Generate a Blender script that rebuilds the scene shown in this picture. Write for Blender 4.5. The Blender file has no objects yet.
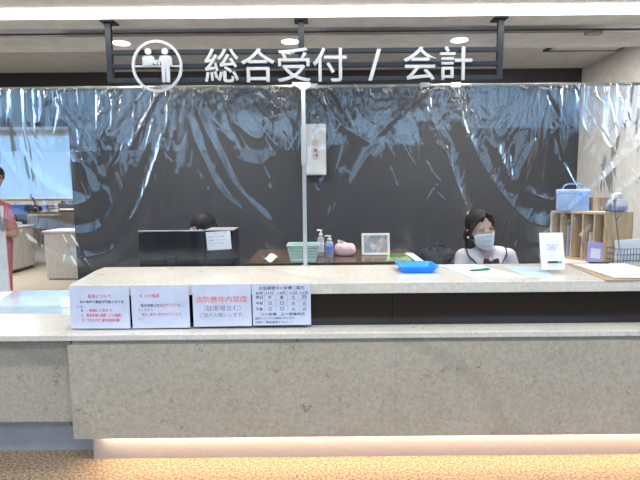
import bpy, bmesh, math, random
import numpy as np
from mathutils import Vector, Matrix, noise
random.seed(7)
S = bpy.context.scene
C = S.collection
PI = math.pi

# ------------------------------------------------------------------ materials
MATS = {}
def nodes_of(name):
    m = bpy.data.materials.new(name); m.use_nodes = True
    nt = m.node_tree
    return m, nt, nt.nodes['Principled BSDF'], nt.nodes['Material Output']

def mat(name, col, rough=0.5, metal=0.0, noise_scale=None, noise_amt=0.08, bump=0.0, bump_scale=200.0, spec=0.5,
        emit=None, estr=0.0, trans=0.0, alpha=1.0):
    if name in MATS: return MATS[name]
    m, nt, b, out = nodes_of(name)
    b.inputs['Base Color'].default_value = (*col, 1)
    b.inputs['Roughness'].default_value = rough
    b.inputs['Metallic'].default_value = metal
    b.inputs['Specular IOR Level'].default_value = spec
    b.inputs['Transmission Weight'].default_value = trans
    b.inputs['Alpha'].default_value = alpha
    tc = nt.nodes.new('ShaderNodeTexCoord')
    n = nt.nodes.new('ShaderNodeTexNoise'); n.inputs['Scale'].default_value = noise_scale or 12.0
    n.inputs['Detail'].default_value = 6
    nt.links.new(tc.outputs['Object'], n.inputs['Vector'])
    r = nt.nodes.new('ShaderNodeValToRGB')
    lo = [max(0, c * (1 - noise_amt)) for c in col]; hi = [min(1, c * (1 + noise_amt)) for c in col]
    r.color_ramp.elements[0].position = 0.3; r.color_ramp.elements[1].position = 0.7
    r.color_ramp.elements[0].color = (*lo, 1); r.color_ramp.elements[1].color = (*hi, 1)
    nt.links.new(n.outputs['Fac'], r.inputs['Fac']); nt.links.new(r.outputs['Color'], b.inputs['Base Color'])
    if bump:
        n2 = nt.nodes.new('ShaderNodeTexNoise'); n2.inputs['Scale'].default_value = bump_scale; n2.inputs['Detail'].default_value = 4
        nt.links.new(tc.outputs['Object'], n2.inputs['Vector'])
        bp = nt.nodes.new('ShaderNodeBump'); bp.inputs['Strength'].default_value = bump; bp.inputs['Distance'].default_value = 0.004
        nt.links.new(n2.outputs['Fac'], bp.inputs['Height']); nt.links.new(bp.outputs['Normal'], b.inputs['Normal'])
    if emit:
        b.inputs['Emission Color'].default_value = (*emit, 1); b.inputs['Emission Strength'].default_value = estr
    MATS[name] = m
    return m

def marble(name, base, dark, rough, light):
    m, nt, b, out = nodes_of(name); L = nt.links.new; N = nt.nodes.new
    tc = N('ShaderNodeTexCoord')
    def noi(sc, det, rg=0.55, dist=0.0):
        n = N('ShaderNodeTexNoise'); n.inputs['Scale'].default_value = sc; n.inputs['Detail'].default_value = det
        n.inputs['Roughness'].default_value = rg; n.inputs['Distortion'].default_value = dist
        L(tc.outputs['Object'], n.inputs['Vector']); return n
    def ramp(src, p0, p1, c0, c1):
        r = N('ShaderNodeValToRGB'); e = r.color_ramp.elements
        e[0].position = p0; e[1].position = p1; e[0].color = (*c0, 1); e[1].color = (*c1, 1)
        L(src, r.inputs['Fac']); return r
    def mix(a, bb, f, mode='MIX'):
        x = N('ShaderNodeMix'); x.data_type = 'RGBA'; x.blend_type = mode
        if isinstance(f, float): x.inputs[0].default_value = f
        else: L(f, x.inputs[0])
        L(a, x.inputs[6])
        if isinstance(bb, tuple): x.inputs[7].default_value = (*bb, 1)
        else: L(bb, x.inputs[7])
        return x.outputs[2]
    big = ramp(noi(2.2, 5, .6).outputs['Fac'], .3, .72, tuple(c * .88 for c in base), tuple(min(1, c * 1.08) for c in base))
    mid = ramp(noi(48, 8, .75, .2).outputs['Fac'], .40, .62, dark, light)
    c = mix(big.outputs['Color'], mid.outputs['Color'], .5)
    # small fossil flecks, darker and stretched
    fl = ramp(noi(30, 3, .5, 1.2).outputs['Fac'], .60, .68, (0, 0, 0), (1, 1, 1))
    gate = ramp(noi(7, 2).outputs['Fac'], .5, .6, (0, 0, 0), (.75, .75, .75))
    mm = N('ShaderNodeMath'); mm.operation = 'MULTIPLY'; L(fl.outputs['Color'], mm.inputs[0]); L(gate.outputs['Color'], mm.inputs[1])
    c = mix(c, tuple(x * .62 for x in dark), mm.outputs[0])
    # pale speckle
    sp = ramp(noi(150, 3, .6).outputs['Fac'], .60, .70, (0, 0, 0), (.5, .5, .5))
    c = mix(c, tuple(min(1, x * 1.15) for x in light), sp.outputs['Color'])
    # thin diagonal vein
    w = N('ShaderNodeTexWave'); w.inputs['Scale'].default_value = .28; w.inputs['Distortion'].default_value = 2.2; w.inputs['Detail'].default_value = 4
    w.inputs['Detail Scale'].default_value = 1.6; w.bands_direction = 'DIAGONAL'
    L(tc.outputs['Object'], w.inputs['Vector'])
    v = ramp(w.outputs['Fac'], .988, .9995, (0, 0, 0), (.22, .22, .22))
    c = mix(c, tuple(x * .8 for x in dark), v.outputs['Color'])
    L(c, b.inputs['Base Color']); b.inputs['Roughness'].default_value = rough
    MATS[name] = m
    return m

STONE = marble('greige limestone', (.43, .385, .315), (.30, .262, .205), .34, (.52, .475, .40))
STONE_TOP_LIT = marble('lit polished limestone top', (.66, .62, .55), (.54, .495, .425), .16, (.75, .715, .65))  # same limestone, lightened to carry the stronger light on the tops

def carpet():
    m, nt, b, out = nodes_of('brown loop carpet'); L = nt.links.new; N = nt.nodes.new
    tc = N('ShaderNodeTexCoord')
    n = N('ShaderNodeTexNoise'); n.inputs['Scale'].default_value = 75; n.inputs['Detail'].default_value = 3; n.inputs['Roughness'].default_value = .7
    L(tc.outputs['Object'], n.inputs['Vector'])
    r = N('ShaderNodeValToRGB'); e = r.color_ramp.elements
    e[0].position = .38; e[0].color = (.13, .08, .045, 1); e[1].position = .64; e[1].color = (.42, .32, .22, 1)
    L(n.outputs['Fac'], r.inputs['Fac']); L(r.outputs['Color'], b.inputs['Base Color'])
    bp = N('ShaderNodeBump'); bp.inputs['Strength'].default_value = .7; bp.inputs['Distance'].default_value = .006
    L(n.outputs['Fac'], bp.inputs['Height']); L(bp.outputs['Normal'], b.inputs['Normal'])
    b.inputs['Roughness'].default_value = .8
    return m
CARPET = carpet()

def wood(name, c0, c1, rough=.35, axis=0, scale=3.0):
    m, nt, b, out = nodes_of(name); L = nt.links.new; N = nt.nodes.new
    tc = N('ShaderNodeTexCoord'); mp = N('ShaderNodeMapping')
    sc = [22, 22, 22]; sc[axis] = 1.6
    mp.inputs['Scale'].default_value = sc
    L(tc.outputs['Object'], mp.inputs['Vector'])
    n = N('ShaderNodeTexNoise'); n.inputs['Scale'].default_value = scale; n.inputs['Detail'].default_value = 6; n.inputs['Distortion'].default_value = .6
    L(mp.outputs['Vector'], n.inputs['Vector'])
    r = N('ShaderNodeValToRGB'); e = r.color_ramp.elements
    e[0].position = .3; e[0].color = (*c0, 1); e[1].position = .7; e[1].color = (*c1, 1)
    L(n.outputs['Fac'], r.inputs['Fac']); L(r.outputs['Color'], b.inputs['Base Color'])
    b.inputs['Roughness'].default_value = rough
    MATS[name] = m
    return m
DARKWOOD = wood('brown wood top', (.06, .030, .016), (.12, .065, .035), .25, 0)
PLY = wood('light plywood', (.42, .29, .16), (.56, .41, .25), .5, 2)
KRAFT = mat('kraft board', (.40, .29, .18), .7)

def vinyl(name='clear vinyl film', haze=.012):
    m, nt, b, out = nodes_of(name); L = nt.links.new; N = nt.nodes.new
    nt.nodes.remove(b)
    tc = N('ShaderNodeTexCoord')
    mp = N('ShaderNodeMapping'); mp.inputs['Scale'].default_value = (1, 1, .22)
    L(tc.outputs['Object'], mp.inputs['Vector'])
    n1 = N('ShaderNodeTexNoise'); n1.inputs['Scale'].default_value = 34; n1.inputs['Detail'].default_value = 4; n1.inputs['Distortion'].default_value = .5
    L(mp.outputs['Vector'], n1.inputs['Vector'])
    bp = N('ShaderNodeBump'); bp.inputs['Strength'].default_value = .07; bp.inputs['Distance'].default_value = .006
    L(n1.outputs['Fac'], bp.inputs['Height'])
    tr = N('ShaderNodeBsdfTransparent'); tr.inputs['Color'].default_value = (.945, .955, .965, 1)
    gl = N('ShaderNodeBsdfAnisotropic') if False else N('ShaderNodeBsdfGlossy')
    gl.inputs['Color'].default_value = (.95, .97, 1, 1); gl.inputs['Roughness'].default_value = .08
    L(bp.outputs['Normal'], gl.inputs['Normal'])
    df = N('ShaderNodeBsdfDiffuse'); df.inputs['Color'].default_value = (.75, .82, .9, 1)
    tl = N('ShaderNodeBsdfTranslucent'); tl.inputs['Color'].default_value = (.75, .82, .9, 1)
    dd = N('ShaderNodeMixShader'); dd.inputs[0].default_value = .4; L(df.outputs[0], dd.inputs[1]); L(tl.outputs[0], dd.inputs[2])
    # faint scuffed streaks in the film
    n2 = N('ShaderNodeTexNoise'); n2.inputs['Scale'].default_value = 16; n2.inputs['Detail'].default_value = 5
    L(mp.outputs['Vector'], n2.inputs['Vector'])
    mr = N('ShaderNodeMapRange'); mr.inputs[1].default_value = .4; mr.inputs[2].default_value = .75
    mr.inputs[3].default_value = haze * .6; mr.inputs[4].default_value = haze * 1.9
    L(n2.outputs['Fac'], mr.inputs[0])
    m1 = N('ShaderNodeMixShader'); L(mr.outputs[0], m1.inputs[0]); L(tr.outputs[0], m1.inputs[1]); L(dd.outputs[0], m1.inputs[2])
    fr = N('ShaderNodeFresnel'); fr.inputs['IOR'].default_value = 1.52; L(bp.outputs['Normal'], fr.inputs['Normal'])
    mu = N('ShaderNodeMath'); mu.operation = 'MULTIPLY'; mu.inputs[1].default_value = .78; mu.use_clamp = True
    L(fr.outputs[0], mu.inputs[0])
    m2 = N('ShaderNodeMixShader'); L(mu.outputs[0], m2.inputs[0]); L(m1.outputs[0], m2.inputs[1]); L(gl.outputs[0], m2.inputs[2])
    L(m2.outputs[0], out.inputs['Surface'])
    return m
VINYL = vinyl()

def clear(name, tint=(.95, .97, .97), fac=.12, rough=.05):
    m, nt, b, out = nodes_of(name); L = nt.links.new; N = nt.nodes.new
    nt.nodes.remove(b)
    tr = N('ShaderNodeBsdfTransparent'); tr.inputs['Color'].default_value = (*tint, 1)
    gl = N('ShaderNodeBsdfGlossy'); gl.inputs['Roughness'].default_value = rough
    fr = N('ShaderNodeFresnel'); fr.inputs['IOR'].default_value = 1.5
    mx = N('ShaderNodeMixShader'); ad = N('ShaderNodeMath'); ad.inputs[1].default_value = fac * .3
    mx.inputs[0].default_value = .05; L(tr.outputs[0], mx.inputs[1]); L(gl.outputs[0], mx.inputs[2])
    df = N('ShaderNodeBsdfDiffuse'); df.inputs['Color'].default_value = (*tint, 1)
    m3 = N('ShaderNodeMixShader'); m3.inputs[0].default_value = fac; L(mx.outputs[0], m3.inputs[1]); L(df.outputs[0], m3.inputs[2])
    L(m3.outputs[0], out.inputs['Surface'])
    return m
ACRYLIC = clear('clear acrylic', (.95, .97, .97), .10)
BLUETRANS = clear('translucent blue plastic', (.58, .74, .98), .6, .2)
BOTTLE = clear('clear bottle plastic', (.88, .92, .97), .25)

CEIL = mat('ceiling paint', (.83, .84, .85), .9, bump=.05)
SOFFIT = mat('soffit beige paint', (.78, .78, .775), .85, bump=.05)
OFFCEIL = mat('office ceiling board', (.62, .615, .61), .95, bump=.08)
DARKWALL = mat('charcoal wall panel', (.034, .034, .037), .6, bump=.05)
WALLW = mat('off white wall paint', (.64, .62, .59), .85, bump=.06)
BEIGEFLOOR = mat('beige vinyl floor', (.52, .46, .37), .35)
RISER = mat('dark brown laminate', (.009, .0065, .0065), .17)
STEEL = mat('brushed steel kick plate', (.42, .40, .415), .42, .25, 60, .04)
KICKGREY = mat('grey kick plate', (.38, .39, .43), .45, .3)
WHITE = mat('white plastic', (.80, .80, .80), .4)
WHITEPAINT = mat('white enamel', (.56, .58, .59), .35)
CABWHITE = mat('white cabinet laminate', (.72, .70, .66), .35)
PAPER = mat('white paper', (.82, .83, .85), .7)
PAPERBLUE = mat('pale blue sheet', (.46, .58, .86), .6)
PAPERGREEN = mat('pale green form', (.56, .76, .70), .6)
SIGNPAPER = mat('laminated notice', (.57, .61, .76), .3)
BLACK = mat('black plastic', (.012, .012, .014), .3)
BLACKGLOSS = mat('glossy black plastic', (.008, .009, .013), .10)
BLACKCLOTH = mat('black cloth', (.012, .012, .016), .9, bump=.3)
SIGNBAR = mat('charcoal painted steel', (.006, .008, .013), .5)
INK = mat('dark ink', (.03, .03, .04), .7)
REDINK = mat('red ink', (.62, .05, .10), .7)
ORINK = mat('orange red ink', (.72, .20, .15), .7)
GREYINK = mat('grey ink', (.20, .20, .24), .7)
BLUE = mat('bright blue plastic', (.02, .26, .92), .28)
BASKETG = mat('pale green plastic', (.52, .66, .56), .4)
PINK = mat('pink soft wrap', (.78, .48, .50), .6)
SKIN = mat('skin', (.62, .40, .30), .5, noise_amt=.05)
HAIR = mat('dark brown hair', (.010, .006, .0045), .7, noise_scale=60, noise_amt=.5, bump=.5, bump_scale=140, spec=.2)
HAIRB = mat('black hair', (.008, .007, .008), .6, noise_scale=60, noise_amt=.5, bump=.5, bump_scale=140, spec=.25)
BLOUSE = mat('pale grey pink blouse', (.52, .46, .49), .8, bump=.25, bump_scale=90)
COLLAR = mat('pale collar cloth', (.57, .51, .53), .8, bump=.1)
NAVY = mat('black piping', (.010, .010, .016), .6)
SCRUB = mat('coral pink scrubs', (.74, .21, .25), .8, bump=.2, bump_scale=60)
DARKCLOTH = mat('dark navy cloth', (.02, .022, .032), .85, bump=.2)
MASK = mat('white mask cloth', (.80, .84, .90), .75, bump=.12, bump_scale=300)
LED = mat('warm strip diffuser', (1, .9, .75), .5, emit=(1, .70, .42), estr=76)
STRIP = mat('lit line diffuser', (1, 1, .95), .5, emit=(1, .985, .95), estr=10.5)
DOWN = mat('lit downlight lens', (1, 1, 1), .5, emit=(1, .96, .88), estr=6)
WINBLUE = mat('daylight through blind', (.22, .36, .5), .6, emit=(.33, .60, .98), estr=.80, noise_scale=3)
SIDEPANE = mat('added daylight pane', (.6, .75, .9), .3, emit=(.40, .68, 1.0), estr=2.3, noise_scale=1.5)  # glow for the added side windows
DAYPANE = mat('bright daylight pane', (.6, .75, .9), .3, emit=(.36, .66, 1.0), estr=5.0, noise_scale=1.5)
ALU = mat('aluminium', (.45, .45, .46), .3, .8)
POSTPAINT = mat('pale post enamel', (.42, .44, .45), .35)
RAILM = mat('grey green rod', (.30, .31, .26), .4, .3)
CHAIR = mat('grey chair fabric', (.05, .05, .055), .9, bump=.3)

# ------------------------------------------------------------------ builders
def tag(o, label=None, cat=None, group=None, kind=None):
    if label: o['label'] = label
    if cat: o['category'] = cat
    if group: o['group'] = group
    if kind: o['kind'] = kind
    return o

def thing(name, label, cat, loc=(0, 0, 0), rz=0.0, group=None):
    o = bpy.data.objects.new(name, None); C.objects.link(o)
    o.empty_display_size = .05
    o.location = loc; o.rotation_euler = (0, 0, rz)
    return tag(o, label, cat, group)

class MB:
    def __init__(s): s.bm = bmesh.new()
    def _xf(s, vs, M):
        for v in vs: v.co = M @ v.co
    def box(s, x0, x1, y0, y1, z0, z1, M=None):
        r = bmesh.ops.create_cube(s.bm, size=1)['verts']
        for v in r:
            v.co = Vector(((x0 + x1) / 2 + v.co.x * (x1 - x0), (y0 + y1) / 2 + v.co.y * (y1 - y0), (z0 + z1) / 2 + v.co.z * (z1 - z0)))
            if M is not None: v.co = M @ v.co
        return s
    def sph(s, c, r, M=None, u=20, v=12):
        if not hasattr(r, '__len__'): r = (r, r, r)
        vs = bmesh.ops.create_uvsphere(s.bm, u_segments=u, v_segments=v, radius=1)['verts']
        for q in vs:
            p = Vector((q.co.x * r[0], q.co.y * r[1], q.co.z * r[2]))
            if M is not None: p = M.to_3x3() @ p
            q.co = p + Vector(c)
        return s
    def cyl(s, p0, p1, r0, r1=None, n=20, cap=True):
        r1 = r0 if r1 is None else r1
        p0 = Vector(p0); p1 = Vector(p1); d = p1 - p0
        q = d.to_track_quat('Z', 'Y').to_matrix().to_4x4()
        vs = bmesh.ops.create_cone(s.bm, cap_ends=cap, segments=n, radius1=r0, radius2=r1, depth=d.length)['verts']
        M = Matrix.Translation((p0 + p1) / 2) @ q
        s._xf(vs, M); return s
    def caps(s, p0, p1, r0, r1, n=16):
        s.cyl(p0, p1, r0, r1, n); s.sph(p0, r0, u=n, v=10); s.sph(p1, r1, u=n, v=10); return s
    def chain(s, pts, rs, n=14):
        for a, b, r0, r1 in zip(pts, pts[1:], rs, rs[1:]): s.caps(a, b, r0, r1, n)
        return s
    def tube(s, pts, r, n=10, closed=False):
        pts = [Vector(p) for p in pts]; N = len(pts); rings = []
        up = Vector((0, 0, 1))
        for i, p in enumerate(pts):
            a = pts[(i - 1) % N] if (closed or i > 0) else p
            b = pts[(i + 1) % N] if (closed or i < N - 1) else p
            t = (b - a).normalized()
            ref = up if abs(t.z) < .95 else Vector((0, 1, 0))
            e1 = t.cross(ref).normalized(); e2 = t.cross(e1)
            rr = r[i] if hasattr(r, '__len__') else r
            rings.append([s.bm.verts.new(p + (e1 * math.cos(2 * PI * k / n) + e2 * math.sin(2 * PI * k / n)) * rr) for k in range(n)])
        for i in range(N if closed else N - 1):
            A, B = rings[i], rings[(i + 1) % N]
            for k in range(n):
                s.bm.faces.new((A[k], A[(k + 1) % n], B[(k + 1) % n], B[k]))
        if not closed:
            s.bm.faces.new(rings[0][::-1]); s.bm.faces.new(rings[-1])
        return s
    def prism(s, outline, depth, M=None):
        """outline in (x,z); front face at y=0, extruded to y=depth"""
        f = [s.bm.verts.new((x, 0, z)) for x, z in outline]
        b = [s.bm.verts.new((x, depth, z)) for x, z in outline]
        n = len(f)
        s.bm.faces.new(f); s.bm.faces.new(b[::-1])
        for i in range(n): s.bm.faces.new((f[i], b[i], b[(i + 1) % n], f[(i + 1) % n]))
        if M is not None: s._xf(f + b, M)
        return s
    def slab(s, pts, z0, z1):
        a = [s.bm.verts.new((x, y, z0)) for x, y in pts]; b = [s.bm.verts.new((x, y, z1)) for x, y in pts]
        n = len(a); s.bm.faces.new(a[::-1]); s.bm.faces.new(b)
        for i in range(n): s.bm.faces.new((a[i], a[(i + 1) % n], b[(i + 1) % n], b[i]))
        return s
    def lathe(s, prof, c=(0, 0, 0), n=28):
        rings = []
        for r, z in prof:
            rings.append([s.bm.verts.new((c[0] + r * math.cos(2 * PI * k / n), c[1] + r * math.sin(2 * PI * k / n), c[2] + z)) for k in range(n)])
        for A, B in zip(rings, rings[1:]):
            for k in range(n): s.bm.faces.new((A[k], A[(k + 1) % n], B[(k + 1) % n], B[k]))
        s.bm.faces.new(rings[0][::-1]); s.bm.faces.new(rings[-1])
        return s
    def ring(s, c, r0, r1, depth, n=72):
        """flat annulus in the xz plane around c, extruded in y"""
        V = []
        for k in range(n):
            a = 2 * PI * k / n
            V.append([s.bm.verts.new((c[0] + r * math.cos(a), c[1] + y, c[2] + r * math.sin(a))) for r, y in ((r0, 0), (r1, 0), (r1, depth), (r0, depth))])
        for k in range(n):
            A, B = V[k], V[(k + 1) % n]
            for j in range(4): s.bm.faces.new((A[j], A[(j + 1) % 4], B[(j + 1) % 4], B[j]))
        return s
    def sheet(s, nx, ny, fn):
        g = [[s.bm.verts.new(fn(i / nx, j / ny)) for i in range(nx + 1)] for j in range(ny + 1)]
        for j in range(ny):
            for i in range(nx): s.bm.faces.new((g[j][i], g[j][i + 1], g[j + 1][i + 1], g[j + 1][i]))
        return s
    def build(s, name, m, parent=None, bevel=0.0, smooth=False, seg=2, kind=None, solid=0.0, label=None):
        bm = s.bm
        bmesh.ops.recalc_face_normals(bm, faces=bm.faces)
        if bevel:
            ed = [e for e in bm.edges if len(e.link_faces) == 2 and e.calc_face_angle(0) > .5]
            bmesh.ops.bevel(bm, geom=ed, offset=bevel, segments=seg, affect='EDGES', profile=.5, clamp_overlap=True)
        me = bpy.data.meshes.new(name); bm.to_mesh(me); bm.free()
        me.materials.append(m)
        if smooth:
            for p in me.polygons: p.use_smooth = True
            if smooth != 'all':
                me.set_sharp_from_angle(angle=math.radians(40))
        o = bpy.data.objects.new(name, me); C.objects.link(o)
        if parent is not None: o.parent = parent
        if kind: o['kind'] = kind
        if label: o['label'] = label
        if solid:
            md = o.modifiers.new('solid', 'SOLIDIFY'); md.thickness = solid; md.offset = 0
        return o

def remeshed(mb, name, m, parent, voxel=.006, smooth_it=6):
    me = bpy.data.meshes.new('tmp'); bmesh.ops.recalc_face_normals(mb.bm, faces=mb.bm.faces); mb.bm.to_mesh(me); mb.bm.free()
    t = bpy.data.objects.new('tmp', me); C.objects.link(t)
    r = t.modifiers.new('r', 'REMESH'); r.mode = 'VOXEL'; r.voxel_size = voxel; r.adaptivity = 0
    sm = t.modifiers.new('s', 'SMOOTH'); sm.factor = .5; sm.iterations = smooth_it
    dg = bpy.context.evaluated_depsgraph_get()
    out = bpy.data.meshes.new_from_object(t.evaluated_get(dg)); out.name = name
    bpy.data.objects.remove(t); bpy.data.meshes.remove(me)
    out.materials.clear(); out.materials.append(m)
    for p in out.polygons: p.use_smooth = True
    o = bpy.data.objects.new(name, out); C.objects.link(o)
    if parent is not None: o.parent = parent
    return o

def text(body, x0, x1, z0, z1, y, m, parent, name='lettering', depth=.0006, weight=0.0, keep=False, M=None, res=3):
    """lettering in the xz plane facing -y, fitted to the box x0..x1, z0..z1 (keep: keep the letters' proportions)"""
    c = bpy.data.curves.new('t', 'FONT'); c.body = body; c.size = 1; c.resolution_u = res; c.extrude = 0.5; c.offset = weight
    t = bpy.data.objects.new('t', c); C.objects.link(t)
    dg = bpy.context.evaluated_depsgraph_get(); dg.update()
    me = bpy.data.meshes.new_from_object(t.evaluated_get(dg)); me.name = name
    bpy.data.objects.remove(t); bpy.data.curves.remove(c)
    vs = me.vertices
    ax = min(v.co.x for v in vs); bx = max(v.co.x for v in vs); ay = min(v.co.y for v in vs); by = max(v.co.y for v in vs)
    sx = (x1 - x0) / (bx - ax); sy = (z1 - z0) / (by - ay)
    if keep: sx = sy = min(sx, sy)
    for v in vs:
        p = Vector((x0 + (v.co.x - ax) * sx, y - (v.co.z + .5) * depth, z0 + (v.co.y - ay) * sy))
        v.co = M @ p if M is not None else p
    me.materials.clear(); me.materials.append(m)
    o = bpy.data.objects.new(name, me); C.objects.link(o); o.parent = parent
    return o

def copy_tree(o, parent=None):
    c = o.copy(); C.objects.link(c)
    if parent is not None: c.parent = parent
    for ch in list(o.children): copy_tree(ch, c)
    return c

def struct(name, mb, m, bevel=0.0, parent=None):
    return mb.build(name, m, parent, bevel, kind='structure')

# ------------------------------------------------------------------ the room
struct('floor', MB().box(-6.5, 6.5, -5.2, 2.60, -.1, 0), CARPET)
struct('floor_office', MB().box(-7.2, 6.5, 2.60, 9.8, -.1, 0), BEIGEFLOOR)
ZC, ZO = 2.32, 2.63
struct('ceiling', MB().box(-6.5, 6.5, 2.10, 2.406, ZC, ZC + .1), CEIL)
ZH = 4.6
struct('ceiling_lobby', MB().box(-6.5, 6.5, -5.2, 2.10, ZH, ZH + .1), CEIL)
struct('wall_bulkhead', MB().box(-6.5, 6.5, 2.10, 2.16, ZC + .1, ZH), CEIL)
struct('ceiling_soffit', MB().box(-6.5, 6.5, 2.527, 2.70, ZC, ZC + .1), SOFFIT)
struct('trim_1', MB().box(-6.5, 6.5, 2.70, 2.765, ZC - .004, ZC + .06), ALU, .003)
struct('trim_2', MB().box(-6.5, 6.5, 2.775, 2.80, ZC + .02, ZC + .06), BLACK)
struct('trim_3', MB().box(-6.5, 6.5, 2.805, 2.84, ZC - .002, ZC + .06), ALU, .003)
struct('ceiling_counter', MB().box(-6.5, 6.5, 2.84, 3.14, ZC, ZO + .1), SOFFIT)
struct('ceiling_office', MB().box(-7.2, 6.5, 3.14, 9.8, ZO, ZO + .1), OFFCEIL)
struct('trim_4', MB().box(-6.5, 6.5, 2.406, 2.527, ZC + .06, ZC + .1), WHITE)
struct('wall_back', MB().box(-2.56, 2.66, 5.0, 5.12, 0, ZO), DARKWALL)
struct('wall_header', MB().box(-7.2, -2.56, 5.0, 5.12, 2.11, ZO), DARKWALL)
struct('wall_right', MB().box(2.66, 2.78, 3.0, 5.12, 0, ZO), WALLW)
struct('wall_left', MB().box(-7.3, -7.2, 2.6, 9.8, 0, ZO), WALLW)
struct('wall_far', MB().box(-7.2, -1.0, 9.7, 9.8, 0, ZO), WALLW)
struct('wall_inner', MB().box(-1.1, -1.0, 5.12, 9.7, 0, ZO), WALLW)
LOBBYW = mat('lobby wall panel', (.16, .145, .13), .7)
for nm, xa, xb, ye in (('wall_lobby_left', -6.6, -6.5, 2.6), ('wall_lobby_right', 6.5, 6.6, 3.2)):
    struct(nm, MB().box(xa, xb, -5.2, ye, 0, 2.5).box(xa, xb, -5.2, ye, 4.4, ZH).box(xa, xb, -5.2, -4.8, 2.5, 4.4).box(xa, xb, 1.2, ye, 2.5, 4.4), LOBBYW)
# lobby wall behind the viewpoint whose three unseen windows are raised for the curtain's reflections
wb = MB()
wins = [(-6.2, -2.4), (-2.0, 2.0), (2.4, 6.2)]
xs = -6.5
for a, b in wins: wb.box(xs, a, -5.3, -5.2, 0, ZH); wb.box(a, b, -5.3, -5.2, 0, 2.5); wb.box(a, b, -5.3, -5.2, 4.4, ZH); xs = b
wb.box(xs, 6.5, -5.3, -5.2, 0, ZH)
struct('wall_lobby', wb, LOBBYW)
def window(n, a, b, y, z0, z1, pane, bars, parent=None):
    f = MB()
    for x in [a, b] + [a + (b - a) * k / (bars + 1) for k in range(1, bars + 1)]: f.box(x - .025, x + .025, y - .03, y + .03, z0, z1)
    f.box(a, b, y - .03, y + .03, z0, z0 + .04); f.box(a, b, y - .03, y + .03, z1 - .04, z1)
    o = struct('window_%d' % n, f, ALU)
    MB().box(a, b, y + .005 * (1 if y > 0 else -1), y + .012 * (1 if y > 0 else -1), z0 + .02, z1 - .02).build('pane', pane, o, kind='structure')
for i, (a, b) in enumerate(wins): window(i + 2, a, b, -5.25, 2.5, 4.4, DAYPANE, 2)
for n_, x_ in ((5, -6.55), (6, 6.55)):  # unseen side windows, added so the curtain's slanting folds reflect blue
    f_ = MB()
    for y_ in (-4.8, -2.8, -.8, 1.2): f_.box(x_ - .03, x_ + .03, y_ - .025, y_ + .025, 2.5, 4.4)
    f_.box(x_ - .03, x_ + .03, -4.8, 1.2, 2.5, 2.54).box(x_ - .03, x_ + .03, -4.8, 1.2, 4.36, 4.4)
    o_ = struct('window_%d' % n_, f_, ALU)
    MB().box(x_ - .006, x_ + .006, -4.78, 1.18, 2.52, 4.38).build('pane', SIDEPANE, o_, kind='structure')
# office window in the room behind, with its closed pale blind
w = struct('window_1', MB().box(-7.15, -4.6, 9.64, 9.70, 1.27, 1.31).box(-7.15, -4.6, 9.64, 9.70, 2.5, 2.54).box(-7.15, -7.1, 9.64, 9.7, 1.3, 2.5).box(-4.64, -4.6, 9.64, 9.7, 1.3, 2.5), WHITE)
sl = MB()
for k in range(40): sl.box(-7.1, -4.64, 9.655, 9.66, 1.312 + k * .0297, 1.312 + k * .0297 + .0285)
sl.build('blind', WINBLUE, w, kind='structure')

# ------------------------------------------------------------------ ceiling things
t = thing('line_light', 'long white line light set across the ceiling above the counter', 'ceiling light', (0, 2.466, ZC))
MB().box(-5.1, 5.1, -.056, .056, -.010, .03).build('diffuser', STRIP, t)
MB().box(-5.1, 5.1, -.061, -.057, .0, .05).box(-5.1, 5.1, .057, .061, .0, .05).build('frame', WHITE, t)
DL = [(-1.171, 'round ceiling downlight above the pictogram, left of the three'), (-.168, 'round ceiling downlight behind the middle hanger of the sign'), (.838, 'round ceiling downlight near the right end of the hanging sign')]
d0 = None
for x, lab in DL:
    if d0 is None:
        d0 = thing('downlight', lab, 'ceiling light', (x, 2.962, ZC), 0, 'downlights over the counter')
        MB().ring((0, 0, 0), .05, .06, .006, 48).build('trim_ring', WHITE, d0).rotation_euler = (PI / 2, 0, 0)
        MB().lathe([(.05, -.003), (.05, .006)]).build('lens', DOWN, d0)
    else:
        o = copy_tree(d0); o.location.x = x; o['label'] = lab
t = thing('ceiling_hatch', 'flat rectangular air unit with dark edge in the office ceiling by the white wall', 'air vent', (2.29, 4.1, ZO))
MB().box(-.29, .29, -.22, .22, -.012, 0).build('panel', OFFCEIL, t, .002)
MB().box(-.33, .33, .22, .245, -.014, 0).box(-.33, -.29, -.22, .22, -.014, 0).box(.29, .33, -.22, .22, -.014, 0).build('frame', BLACK, t)
t = thing('ceiling_sprinkler', 'small round sprinkler in the office ceiling at far left', 'sprinkler', (-2.35, 3.78, ZO))
MB().lathe([(.03, -.006), (.032, 0)]).build('cover', ALU, t); MB().lathe([(.008, -.02), (.01, -.006)]).build('nozzle', BLACK, t)
t = thing('track_mount', 'small grey stop block on the ceiling track above the white wall', 'bracket', (1.555, 2.822, ZC))
MB().box(-.045, .045, -.02, .02, -.018, -.002).build('block', KICKGREY, t, .003); [MB().cyl((q, 0, -.018), (q, 0, -.022), .006, n=12).build('screw', ALU, t) for q in (-.025, .025)]

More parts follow.
